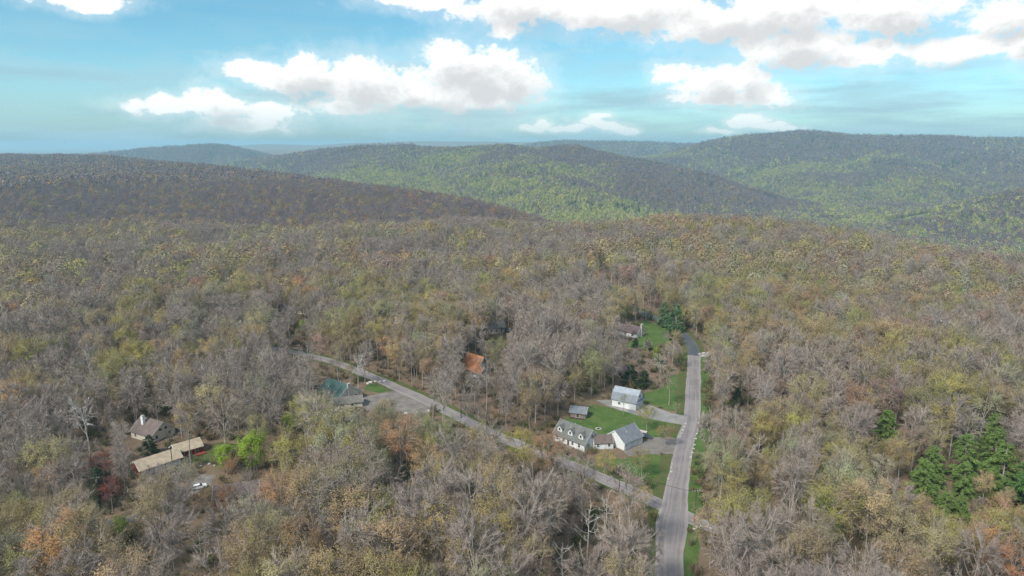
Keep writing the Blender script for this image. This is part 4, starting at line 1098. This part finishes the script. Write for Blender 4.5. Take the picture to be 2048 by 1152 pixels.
see([(64, 384, 4), (70, 376, 4), (72, 374, 3), (42, 415, 6), (52, 412, 5), (-14, 384, 3), (-5, 386, 4), (-1, 391, 1), (90, 395, 0), (80, 380, 0), (-150, 432, 5)], .95)
see([(52.8, 179.8, 2.2)], 1.0)
SEE = np.array(SEE)
def blocks(x, y, hgt, rad):
    """largest weight of a seen place this tree would stand in front of"""
    out = np.zeros(len(x))
    for (qx, qy, qz, w) in SEE:
        L2 = qx * qx + qy * qy; t = (x * qx + y * qy) / L2
        lat = np.abs(x * qy - y * qx) / math.sqrt(L2); zl = CAM_H + (qz - CAM_H) * t
        b = (t < 1.0) & (t > .2) & (lat < rad * .92) & (zl < hgt * 1.02) & (zl > hgt * .30)
        out = np.maximum(out, np.where(b, w, 0))
    return out
def jitter_grid(x0, x1, y0, y1, s, seed):
    g = np.random.default_rng(seed); nx, ny = int((x1 - x0) / s), int((y1 - y0) / s)
    X, Y = np.meshgrid(np.arange(nx) * s + x0, np.arange(ny) * s + y0)
    X = X + (np.arange(ny) % 2)[:, None] * s * .5
    return (X + g.uniform(-.42, .42, X.shape) * s).ravel(), (Y + g.uniform(-.42, .42, Y.shape) * s).ravel()
def in_view(x, y, pad=30): return np.abs(x) < .80 * y + pad
# hillsides hidden behind nearer ground are left out
azs = np.radians(np.linspace(-46, 46, 320)); rs = np.geomspace(300, 16000, 420)
AZ2, RS2 = np.meshgrid(azs, rs); HT = height(np.sin(AZ2) * RS2, np.cos(AZ2) * RS2)
ANG = (HT + 14 - CAM_H) / RS2; RUN = np.maximum.accumulate(ANG, axis=0)
def sighted(x, y, z, margin=.006):
    r = np.hypot(x, y); a = np.arctan2(x, y)
    i = np.clip(np.searchsorted(rs, r * .985) - 2, 0, len(rs) - 1); j = np.clip(((a - azs[0]) / (azs[1] - azs[0])).astype(int), 0, len(azs) - 1)
    return (z + 21 - CAM_H) / r > RUN[i, j] - margin

LEAF = {'tan': (.40, .305, .165), 'straw': (.46, .365, .175), 'olive': (.32, .295, .10), 'yellow': (.42, .375, .10), 'orange': (.46, .265, .125), 'rust': (.35, .19, .125), 'sage': (.345, .335, .22), 'cream': (.55, .50, .34), 'green': (.26, .35, .06), 'pink': (.38, .245, .20)}
WORD = {'tan': 'tan', 'straw': 'straw-coloured', 'olive': 'olive-green', 'yellow': 'yellow-green', 'orange': 'orange-tan', 'rust': 'rust-brown', 'sage': 'sage-grey', 'cream': 'cream', 'green': 'fresh green', 'pink': 'pinkish-brown'}
names = list(LEAF); LT = np.array([LEAF[k] for k in names])
x, y = jitter_grid(-760, 420, 84, 900, 7.05, 5)
k = in_view(x, y) & (np.hypot(x, y) > 96)
x, y = x[k], y[k]
z = height(x, y)
SIZE = np.clip(rng.normal(.95, .15, len(x)) + (fbm(x / 75, y / 75, 71, 2) - .5) * .55, .58, 1.32)
keep = sighted(x, y, z, .02) | (np.hypot(x, y) < 420)
keep &= near_d(x, y, ROADPTS) > 5.2 + rng.uniform(0, 1.5, len(x))
keep &= near_d(x, y, MAIN[::2]) > 8.2
for (hx, hy, hr) in HOUSES: keep &= np.hypot(x - hx, y - hy) > hr + 2.5
for pl in SHEETS: keep &= poly_sd(x, y, pl) > 1.2
bl = np.zeros(len(x)); nearm = np.hypot(x, y) < 470
bl[nearm] = blocks(x[nearm], y[nearm], 21.0 * SIZE[nearm], 4.6 * SIZE[nearm])
hit = rng.uniform(0, 1, len(x)) < bl
thin = bl > .3
# where a tall tree would hide a house or road, often a young one stands instead
young = hit & (rng.uniform(0, 1, len(x)) < .45)
SIZE = np.where(young, SIZE * rng.uniform(.34, .52, len(x)), SIZE)
yb = np.zeros(len(x)); yb[young] = blocks(x[young], y[young], 21.0 * SIZE[young], 5.0 * SIZE[young])
keep &= ~hit | (young & (rng.uniform(0, 1, len(x)) > yb))
# the rough clearing between the side road and the lower woods is thin
clr = np.hypot((x + 8) / 22, (y - 222) / 16) < 1
keep &= ~clr | (rng.uniform(0, 1, len(x)) < .35)
x, y, z, SIZE, thin = x[keep], y[keep], z[keep], SIZE[keep], thin[keep]

# trees with a look of their own, each placed by hand: key, x, y, size, tint, label, category
LIME = (.27, .385, .05); LIME2 = (.22, .32, .05); FIRG = (.205, .30, .095); FIRD = (.06, .095, .05); PINE = (.14, .25, .115)
SPECIAL = [
    ('lime0', -86.5, 214, .95, LIME, 'tall vivid lime-green tree beside the log house, brightest tree on the left', 'leafy tree'),
    ('lime1', -95.5, 211, .70, LIME, 'rounded lime-green tree between the long garage and the taller lime tree', 'leafy tree'),
    ('lime0', -85.5, 244, .50, LIME, 'small lime-green tree above the tallest lime tree', 'leafy tree'),
    ('lime1', -109.5, 173.5, .40, LIME2, 'low yellow-green bush tree beside the lower left drive', 'leafy tree'),
    ('lime0', -122, 386, .55, LIME, 'lime-green tree alone in grey woods above the green-roofed house', 'leafy tree'),
    ('lime1', 97.0, 136, .66, LIME2, 'bright green crown cut by the bottom edge, lower right', 'leafy tree'),
    ('bud0', -71.5, 201, 1.0, (.40, .375, .10), 'broad dense olive-green crown right of the log house', 'budding tree'),
    ('bud1', 3.2, 204, .92, (.42, .36, .085), 'broad olive-gold crown beside the side road, left of the dormered house', 'budding tree'),
    ('bud2', 31.0, 206, .50, (.44, .375, .085), 'small olive-gold tree on the lower lawn below the dormered house', 'budding tree'),
    ('bud3', 43.0, 209, .52, (.30, .26, .08), 'small tan-green tree at the lower lawn beside the main road', 'budding tree'),
    ('bud4', 52.0, 246, .52, (.33, .30, .06), 'small yellow-green yard tree right of the attached garage', 'budding tree'),
    ('bud3', 55.5, 231.5, .48, (.31, .22, .09), 'small orange-tan yard tree between the house drive and main road', 'budding tree'),
    ('sparse1', 45.6, 262.5, .42, (.20, .27, .07), 'slim pale green sapling in front of the gambrel garage', 'budding tree'),
    ('sparse0', 65.8, 258.5, .34, (.17, .28, .06), 'small green sapling at the drive mouth beside the main road', 'budding tree'),
    ('sparse2', 66.5, 273, .66, (.22, .22, .12), 'slim grey-barked tree on the grass right of the gambrel garage', 'budding tree'),
    ('bud2', 35.0, 284, .98, (.27, .29, .11), 'tall pale green tree rising behind the gambrel garage', 'budding tree'),
    ('bud4', 27.0, 276, .8, (.32, .28, .12), 'tan-crowned tree just left of the tall pale green one', 'budding tree'),
    ('bud0', -132, 204, .58, (.29, .10, .07), 'brick-red budding maple left of the long tan-roofed garage', 'budding tree'),
    ('bud3', -120, 187, .60, (.27, .075, .065), 'deep red maple beside the lower left drive', 'budding tree'),
    ('bud4', -84.5, 186, .46, (.40, .22, .12), 'small rusty-tan crown screening the front of the log house', 'budding tree'),
    ('bud2', -90.5, 184, .42, (.36, .24, .15), 'smaller tan crown left of the rusty one before the log house', 'budding tree'),
    ('bud1', -91, 204.5, .46, (.33, .16, .08), 'orange-brown crown in front of the log house', 'budding tree'),
    ('pale0', -151, 227, 1.0, (.3, .3, .2), 'tall bare pale-barked tree standing clear at the far left', 'bare tree'),
    ('pale0', -69.5, 293, .82, (.3, .3, .2), 'pale bare tree on the bank directly behind the green-roofed house', 'bare tree'),
    ('sparse2', -78.5, 295, .92, (.34, .28, .14), 'tall straw-crowned tree behind the left end of the green roof', 'budding tree'),
    ('snag0', 20.0, 163.5, .82, (.3, .3, .2), 'bleached forked dead tree near the bottom, left of the crossroads', 'dead tree'),
    ('snag1', 27.0, 177.5, .66, (.3, .3, .2), 'slender bleached dead tree closest to the crossroads on its left', 'dead tree'),
    ('snag0', 12.6, 150.5, .72, (.3, .3, .2), 'bleached dead tree at the bottom centre', 'dead tree'),
    ('snag1', -82, 162, .58, (.3, .3, .2), 'small white dead tree near the bottom left', 'dead tree'),
    ('snag0', 84.0, 216, .66, (.3, .3, .2), 'pale dead tree in the woods right of the main road', 'dead tree'),
    ('bud3', 120, 204, .56, (.50, .47, .33), 'cream-blossomed tree beside the evergreen cluster', 'budding tree'),
    ('pale0', 69.5, 305, .62, (.3, .3, .2), 'pale bare tree beside the dark cabin', 'bare tree'),
    ('fir0', 137, 234, .82, FIRG, 'mid-green evergreen highest in the right-hand evergreen cluster', 'evergreen tree'),
    ('fir2', 148, 207, .88, FIRG, 'broad pointed evergreen in the middle of the cluster', 'evergreen tree'),
    ('fir1', 163, 214, .85, FIRG, 'tall evergreen right of the broad pointed one', 'evergreen tree'),
    ('fir0', 127, 194, .80, FIRG, 'evergreen nearest the cream-blossomed tree', 'evergreen tree'),
    ('fir1', 141, 196, .66, FIRG, 'small evergreen in front of the broad pointed one', 'evergreen tree'),
    ('fir0', 148, 193.5, .64, FIRG, 'small evergreen second from the right edge of the cluster', 'evergreen tree'),
    ('fir2', 127.5, 183.5, .46, FIRG, 'lowest evergreen at the front of the cluster', 'evergreen tree'),
    ('fir0', 132, 183, .44, FIRG, 'short evergreen beside the lowest one in the cluster', 'evergreen tree'),
    ('fir2', 153, 186, .95, (.13, .24, .08), 'large dark evergreen cut by the right edge', 'evergreen tree'),
    ('fir1', 156, 200, .9, FIRG, 'evergreen filling the gap between the broad pointed one and right edge', 'evergreen tree'),
    ('fir0', 135, 203, .82, FIRG, 'evergreen behind the one nearest the cream-blossomed tree', 'evergreen tree'),
    ('fir2', 170, 225, .85, FIRG, 'evergreen farthest back at the right end of the cluster', 'evergreen tree'),
    ('fir1', 97, 391, .92, PINE, 'spreading blue-green pine at the asphalt bend', 'evergreen tree'),
    ('fir2', 92.5, 402, .80, PINE, 'blue-green pine behind the spreading one at the asphalt bend', 'evergreen tree'),
    ('fir0', 60.0, 294.5, .50, FIRD, 'dark small fir behind the gambrel garage', 'evergreen tree'),
    ('fir1', 54.0, 296.5, .58, FIRD, 'dark fir left of the small one behind the gambrel garage', 'evergreen tree'),
    ('fir0', 67.2, 357, .34, FIRD, 'little dark fir on the lawn in front of the plum-roofed house', 'evergreen tree'),
    ('fir2', 73.0, 352, .30, FIRD, 'little dark fir nearer the asphalt road than its twin', 'evergreen tree'),
    ('fir0', -129, 196, .60, FIRD, 'very dark hemlock left of the deep red maple', 'evergreen tree'),
    ('fir1', -125, 191, .52, FIRD, 'dark hemlock at the foot of the lower left pole', 'evergreen tree'),
    ('fir2', -129, 226, .40, FIRD, 'dark evergreen between the brown house and long garage', 'evergreen tree'),
    ('fir1', -34, 196, .55, FIRD, 'dark evergreen deep in bare trees at the lower centre left', 'evergreen tree'),
    ('fir0', 96, 275, .42, FIRD, 'dark evergreen by the pole at the asphalt start', 'evergreen tree'),
    ('fir1', 86, 250, .30, (.05, .09, .03), 'low green bush tree on the right verge of the main road', 'evergreen tree'),
]
TREE_NAME = {'leafy tree': 'leafy_tree', 'budding tree': 'budding_tree', 'bare tree': 'bare_tree', 'dead tree': 'dead_tree', 'evergreen tree': 'evergreen_tree'}
TREE_GROUP = {'leafy tree': 'leafy trees in early spring', 'budding tree': 'budding trees of the woodland', 'bare tree': 'bare trees of the woodland', 'dead tree': 'dead trees in the woodland', 'evergreen tree': 'evergreens among the bare woods'}
def plant(key, px, py, s, col, label, cat, turn, zx=1.0):
    o = empty(TREE_NAME[cat], px, py, turn, float(height(np.array([px]), np.array([py]))[0]) - .05); o.scale = (s * zx, s * zx, s)
    tag(o, label, cat, TREE_GROUP[cat])
    for nm, me in zip(('trunk', 'crown'), SHAPES[key]):
        c = link(nm, me, o); c['tint'] = [float(q) for q in col]
    return o
spx = np.array([(s[1], s[2], s[3]) for s in SPECIAL])
for i, s in enumerate(SPECIAL): plant(s[0], s[1], s[2], s[3], s[4], s[5], s[6], (i * 2.1) % 6.28, 1.25 if s[3] < .6 else 1.1)
d = np.full(len(x), 1e9)
for (sx_, sy_, ss) in spx: d = np.minimum(d, np.hypot(x - sx_, y - sy_) / (3.2 + 3.0 * ss))
# keep the crowns of the special trees in the open
front = np.zeros(len(x), bool)
for s in SPECIAL:
    hgt = 15 * s[3]; L2 = s[1] ** 2 + s[2] ** 2
    for zf in (.55, .9):
        t = (x * s[1] + y * s[2]) / L2; lat = np.abs(x * s[2] - y * s[1]) / math.sqrt(L2); zl = CAM_H + (hgt * zf - CAM_H) * t
        front |= (t < 1) & (t > .3) & (lat < 3.4 * SIZE + 1.4) & (zl < 21 * SIZE) & (zl > 7)
SIZE = np.where(front & (rng.uniform(0, 1, len(x)) < .95), SIZE * rng.uniform(.3, .48, len(x)), SIZE)
ok = (d > 1) & ~(front & (rng.uniform(0, 1, len(x)) < .3))
x, y, z, SIZE, thin = x[ok], y[ok], z[ok], SIZE[ok], thin[ok]
n = len(x)
# which kind of tree
patch = fbm(x / 55, y / 55, 31, 3); patch2 = fbm(x / 35, y / 35, 57, 3)
pb = .16 + .33 * np.clip((y - 150) / 260, 0, 1) + .18 * (x > 60) + (patch - .5) * 1.9
isbud = (rng.uniform(0, 1, n) < pb) & ~(thin & (SIZE > .6))
pal = np.empty(n, int)
P_ = np.array([.31, .22, .18, .13, .03, .012, .16, .012, .018, .022]); P_ = P_ / P_.sum()
for i in range(n):
    w = P_.copy(); f = patch2[i] - .5
    w[[2, 3, 6]] *= math.exp(f * 7); w[[4, 5, 9]] *= math.exp(-f * 7); w[8] *= math.exp(f * 9)
    if x[i] > 120: w[[2, 3, 6]] *= 1.5
    pal[i] = rng.choice(len(w), p=w / w.sum())
cols = LT[pal] * (1 + rng.normal(0, .09, (n, 3)) * .6) * rng.uniform(.72, 1.24, (n, 1))
barecol = np.array([(.30, .245, .215), (.26, .215, .20), (.36, .285, .225), (.33, .275, .245), (.38, .32, .26), (.29, .225, .20)])[rng.integers(0, 6, n)] * rng.uniform(.8, 1.2, (n, 1))
cols = np.where(isbud[:, None], cols * .90 + np.array((.32, .275, .225)) * .08, barecol)
sp = (rng.uniform(0, 1, n) < .24) | (thin & (SIZE > .6))
var = rng.integers(0, 100, n); turn = rng.uniform(0, 6.283, n)
keys = np.where(isbud, 5 + var % 5, np.where(sp, 10 + var % 3, var % 5))
green = pal == 8; keys = np.where(isbud & green, 13 + var % 2, keys)
SIZE = np.where(keys >= 13, SIZE * .75, SIZE)
depth = y * math.cos(R(11.83)) + (CAM_H - 12) * math.sin(R(11.83))
vis = np.abs(x) < (.75 * depth + 4)
order = np.argsort(depth / SIZE)
LM = [('the dormered house', 27, 236), ('the gambrel garage', 48, 272), ('the green-roofed house', -74, 284), ('the orange cabin', -18, 317), ('the stop sign', 53, 180), ('the long garage', -118, 215), ('the brown-roofed house', -138, 240),
      ('the log house', -85, 194), ('the evergreen cluster', 141, 200), ('the cream-blossomed tree', 120, 204), ('the bottom-centre dead tree', 12.6, 150.5), ('the small white dead tree', -82, 162), ('the olive-gold crown', 3, 204), ('the deep red maple', -120, 187), ('the lower-right green crown', 97, 136), ('the leftmost utility pole', -167, 225), ('the parking lot', -42, 272)]
ORD = ['nearest', 'second nearest', 'third nearest', 'fourth nearest', 'fifth nearest', 'sixth nearest', 'seventh nearest', 'eighth nearest', 'ninth nearest', 'tenth nearest', 'eleventh nearest', 'twelfth nearest', 'thirteenth nearest', 'fourteenth nearest', 'fifteenth nearest', 'sixteenth nearest', 'seventeenth nearest', 'eighteenth nearest', 'nineteenth nearest', 'twentieth nearest', 'twenty-first nearest', 'twenty-second nearest', 'twenty-third nearest', 'twenty-fourth nearest']
single = np.zeros(n, bool); rec = []; cnt = {'bare tree': 24, 'budding tree': 24}
for i in order:
    if not vis[i] or depth[i] > 320: continue
    cat = 'budding tree' if keys[i] >= 5 else 'bare tree'
    if keys[i] >= 13: cat = 'leafy tree'
    if cnt.get(cat, 0) >= 295: continue
    cnt[cat] = cnt.get(cat, 0) + 1; single[i] = True
    li = min(range(len(LM)), key=lambda q: (x[i] - LM[q][1]) ** 2 + (y[i] - LM[q][2]) ** 2)
    ddx, ddy = x[i] - LM[li][1], y[i] - LM[li][2]
    sec = ('left of' if ddx < 0 else 'right of') if abs(ddx) > abs(ddy) else ('behind' if ddy > 0 else 'in front of')
    if cat == 'bare tree': look = ('narrow bare grey' if SIZE[i] < .9 else 'bare grey-brown' if SIZE[i] < 1.03 else 'tall bare grey')
    else: look = WORD[names[pal[i]]] + ' budding'
    if 10 <= keys[i] < 13: look = 'slim thin-crowned ' + WORD[names[pal[i]]]
    if cat == 'leafy tree': look = 'fresh green leafy'
    rec.append((look, sec, li, math.hypot(ddx, ddy), i, cat))
seen = {}
for r in sorted(rec, key=lambda r: r[3]):
    look, sec, li, dd, i, cat = r
    c = seen.get((look, sec, li), 0); seen[(look, sec, li)] = c + 1
    lab = '%s tree, %s such %s %s' % (look, ORD[min(c, 23)], sec, LM[li][0])
    plant(NEAR_KEYS[keys[i]], x[i], y[i], SIZE[i], cols[i], lab, cat, turn[i], 1.0)
rest = ~single
mid_far = (np.hypot(x, y) > 980) | ((np.hypot(x, y) > 500 + rng.uniform(-60, 60, n)) & isbud)
BARE_T = np.array([(.245, .198, .178), (.215, .175, .165), (.275, .222, .185), (.228, .19, .18)])
a = rest & ~mid_far
sz = np.stack([SIZE, SIZE, SIZE], 1)
scatter('woodland', x[a], y[a], z[a] - .05, keys[a], turn[a], sz[a], cols[a], C_NEAR, 'mixed bare and budding woodland covering the plateau behind the nearest trees', 'woodland')
a = rest & mid_far
mk = np.where(isbud[a], 3 + var[a] % 4, var[a] % 3); mc = np.where(isbud[a][:, None], cols[a] * .66 + BARE_T[var[a] % 4] * .25, BARE_T[var[a] % 4] * rng.uniform(.85, 1.15, (a.sum(), 1)))
big = sz[a] * 1.0
MX, MY, MZ, MKk, MT, MS, MC = [x[a]], [y[a]], [z[a] - .05], [mk], [turn[a]], [big], [mc]
# woods past the plateau edge and on the hills
def far_wood(x0, x1, y0, y1, s, seed, rmin, rmax, scale):
    g = np.random.default_rng(seed)
    X, Y = jitter_grid(x0, x1, y0, y1, s, seed); r = np.hypot(X, Y)
    kk = in_view(X, Y, 120) & (r > rmin) & (r < rmax); X, Y = X[kk], Y[kk]
    Z = height(X, Y); kk = sighted(X, Y, Z)
    for pl in FIELDS: kk &= poly_sd(X, Y, pl) > 4
    X, Y, Z = X[kk], Y[kk], Z[kk]; m = len(X)
    low = np.clip((25 - Z) / 140, 0, 1)                          # leaves come out first in the valleys
    hollow = fbm(X / 330, Y / 330, 91, 4) * .45 + .55 * (.5 - gully(X, Y) * 1.5); fine = fbm(X / 70, Y / 70, 95, 2)
    rr_ = np.hypot(X, Y)
    side = np.maximum.reduce([np.clip((X + 250) / 500, 0, 1), np.clip((rr_ - 2900) / 300, 0, 1), np.clip((-25 - Z) / 25, 0, 1)]) * np.clip((rr_ - 1200) / 600, 0, 1)
    mount = np.clip(1 - np.hypot((X - 250) / 1500, (Y - 2900) / 1500), 0, 1)          # more green on the middle hill, its sunlit look put into tree colour
    east = np.clip((X - 1500) / 700, 0, 1)                                        # fewer greens on the right hill: haze and cloud shade put into colour
    pg = side * np.clip(low * .55 + mount * .40 + (hollow - .55) * 3.4, 0, .9) * (0.45 + .9 * fine) * (1 - .5 * east)
    u = g.uniform(0, 1, m); col = np.empty((m, 3)); cls = np.zeros(m, int)
    lush = u < pg
    tanp = .30 - .12 * side + (fine - .5) * .5
    tn = ~lush & (g.uniform(0, 1, m) < tanp)
    br = ~lush & ~tn
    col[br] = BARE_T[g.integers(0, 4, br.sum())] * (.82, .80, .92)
    col[tn] = LT[g.choice([0, 0, 1, 4, 5, 9, 2], tn.sum())] * .72
    gc = np.array([(.31, .335, .105), (.40, .385, .125), (.23, .27, .095), (.39, .36, .14)]); col[lush] = gc[g.integers(0, 4, lush.sum())]
    fir = g.uniform(0, 1, m) < np.where(fbm(X / 120, Y / 120, 44, 2) > .68, .5, .012)
    fir &= side > .3
    col[fir] = (.045, .075, .045)
    col *= g.uniform(.84, 1.16, (m, 1)); cls[br] = 0; cls[tn] = 1; cls[lush] = 1; cls[fir] = 2
    sc = g.uniform(.72, 1.22, m) * scale
    return X, Y, Z, cls, g.uniform(0, 6.28, m), np.stack([sc, sc, sc], 1), col, g.integers(0, 100, m)
X, Y, Z, cls, T_, S_, C_, V_ = far_wood(-1700, 1700, 420, 1950, 8.6, 61, 400, 1800, 1.04)
pl_ = poly_sd(X, Y, np.array([(-760, 84), (420, 84), (420, 900), (-760, 900)])) > -2       # the plateau is planted already
X, Y, Z, cls, T_, S_, C_, V_ = [q[pl_] for q in (X, Y, Z, cls, T_, S_, C_, V_)]
MX.append(X); MY.append(Y); MZ.append(Z - .3); MKk.append(np.where(cls == 0, V_ % 3, np.where(cls == 1, 3 + V_ % 4, 7))); MT.append(T_); MS.append(S_); MC.append(C_)
cc = np.concatenate
scatter('forest', cc(MX), cc(MY), cc(MZ), cc(MKk), cc(MT), cc(MS), cc(MC), C_MID, 'grey-brown forest running to the plateau edge and the left-hand ridge', 'forest')
A = far_wood(-2600, 3600, 1000, 4300, 9.4, 62, 1800, 4300, 1.05)
B = far_wood(-4600, 5200, 2600, 7800, 17.0, 63, 4300, 7600, 1.75)
FX, FY, FZ, FC, FT, FS, FCo, FV = [cc([a, b]) for a, b in zip(A, B)]
scatter('hill_forest', FX, FY, FZ - .5, np.where(FC == 2, 4, FV % 4), FT, FS, FCo, C_FAR, 'purple-brown and green forest clothing the valley and far hills', 'forest')
print('TREES', int(single.sum()) + len(SPECIAL), 'woodland', int((rest & ~mid_far).sum()), 'forest', sum(len(q) for q in MX), 'hills', len(FX))

# ------------------------------------------------------------------ brush, saplings and fallen wood under the nearer trees
bx, by = jitter_grid(-330, 330, 96, 440, 3.5, 8)
kb = in_view(bx, by, 10) & (near_d(bx, by, ROADPTS) > 4.6); bx, by = bx[kb], by[kb]
kb = np.ones(len(bx), bool)
for pl in SHEETS: kb &= poly_sd(bx, by, pl) > .8
for (hx, hy, hr) in HOUSES: kb &= np.hypot(bx - hx, by - hy) > hr
kb &= rng.uniform(0, 1, len(bx)) < .25 + fbm(bx / 30, by / 30, 12, 3) * .7
bx, by = bx[kb], by[kb]; nb_ = len(bx); bs = rng.uniform(.6, 1.7, nb_)
bt = np.where(rng.uniform(0, 1, (nb_, 1)) < .5, np.array((.10, .12, .04)), np.array((.19, .15, .08))) * rng.uniform(.8, 1.2, (nb_, 1))
scatter('undergrowth', bx, by, height(bx, by), rng.integers(0, 4, nb_), rng.uniform(0, 6.28, nb_), np.stack([bs, bs, bs], 1), bt, C_BRUSH, 'twiggy brush and saplings on the forest floor', 'undergrowth')
fl = MB(); gq = np.random.default_rng(19)
for k in range(260):
    if k < 130: px_, py_ = gq.normal(-8, 13), gq.normal(222, 9)
    else: px_, py_ = gq.uniform(-150, 150), gq.uniform(130, 330)
    if near_d(np.array([px_]), np.array([py_]), ROADPTS)[0] < 5 or min(poly_sd(np.array([px_]), np.array([py_]), pl)[0] for pl in SHEETS) < 2: continue
    if any(math.hypot(px_ - h_[0], py_ - h_[1]) < h_[2] + 1 for h_ in HOUSES): continue
    a_ = gq.uniform(0, 6.28); l_ = gq.uniform(1.0, 6.0) if k % 3 else gq.uniform(.4, .9)
    fl.tube([(px_, py_, .12), (px_ + math.cos(a_) * l_, py_ + math.sin(a_) * l_, .18 + gq.uniform(0, .5))], [gq.uniform(.07, .17), .05], 5)
o = fl.build('fallen_branches', 'bark_pale'); o['kind'] = 'stuff'; o['label'] = 'pale fallen branches and cut wood lying on the leaf litter'; o['category'] = 'branches'

# ------------------------------------------------------------------ air: pale haze over the valley
hb = MB(); hb.box(-26000, -1500, -260, 26000, 46000, float(max(FZ.max(), HT.max(), CAM_H)) + 32.0)
haze = hb.build('haze', []); haze['kind'] = 'stuff'; haze['label'] = 'pale blue haze filling the valley air'; haze['category'] = 'haze'
hm = bpy.data.materials.new('haze_air'); hm.use_nodes = True; hm.node_tree.nodes.clear(); N = NT(hm.node_tree)
pv = N.n('ShaderNodeVolumePrincipled'); pv.inputs['Color'].default_value = (.49, .82, 1.0, 1); pv.inputs['Density'].default_value = HAZE; pv.inputs['Anisotropy'].default_value = 0.1
N.l.new(pv.outputs[0], N.n('ShaderNodeOutputMaterial').inputs['Volume'])
haze.data.materials.append(hm)
for o in bpy.data.objects:
    if '_moved' in o: del o['_moved']
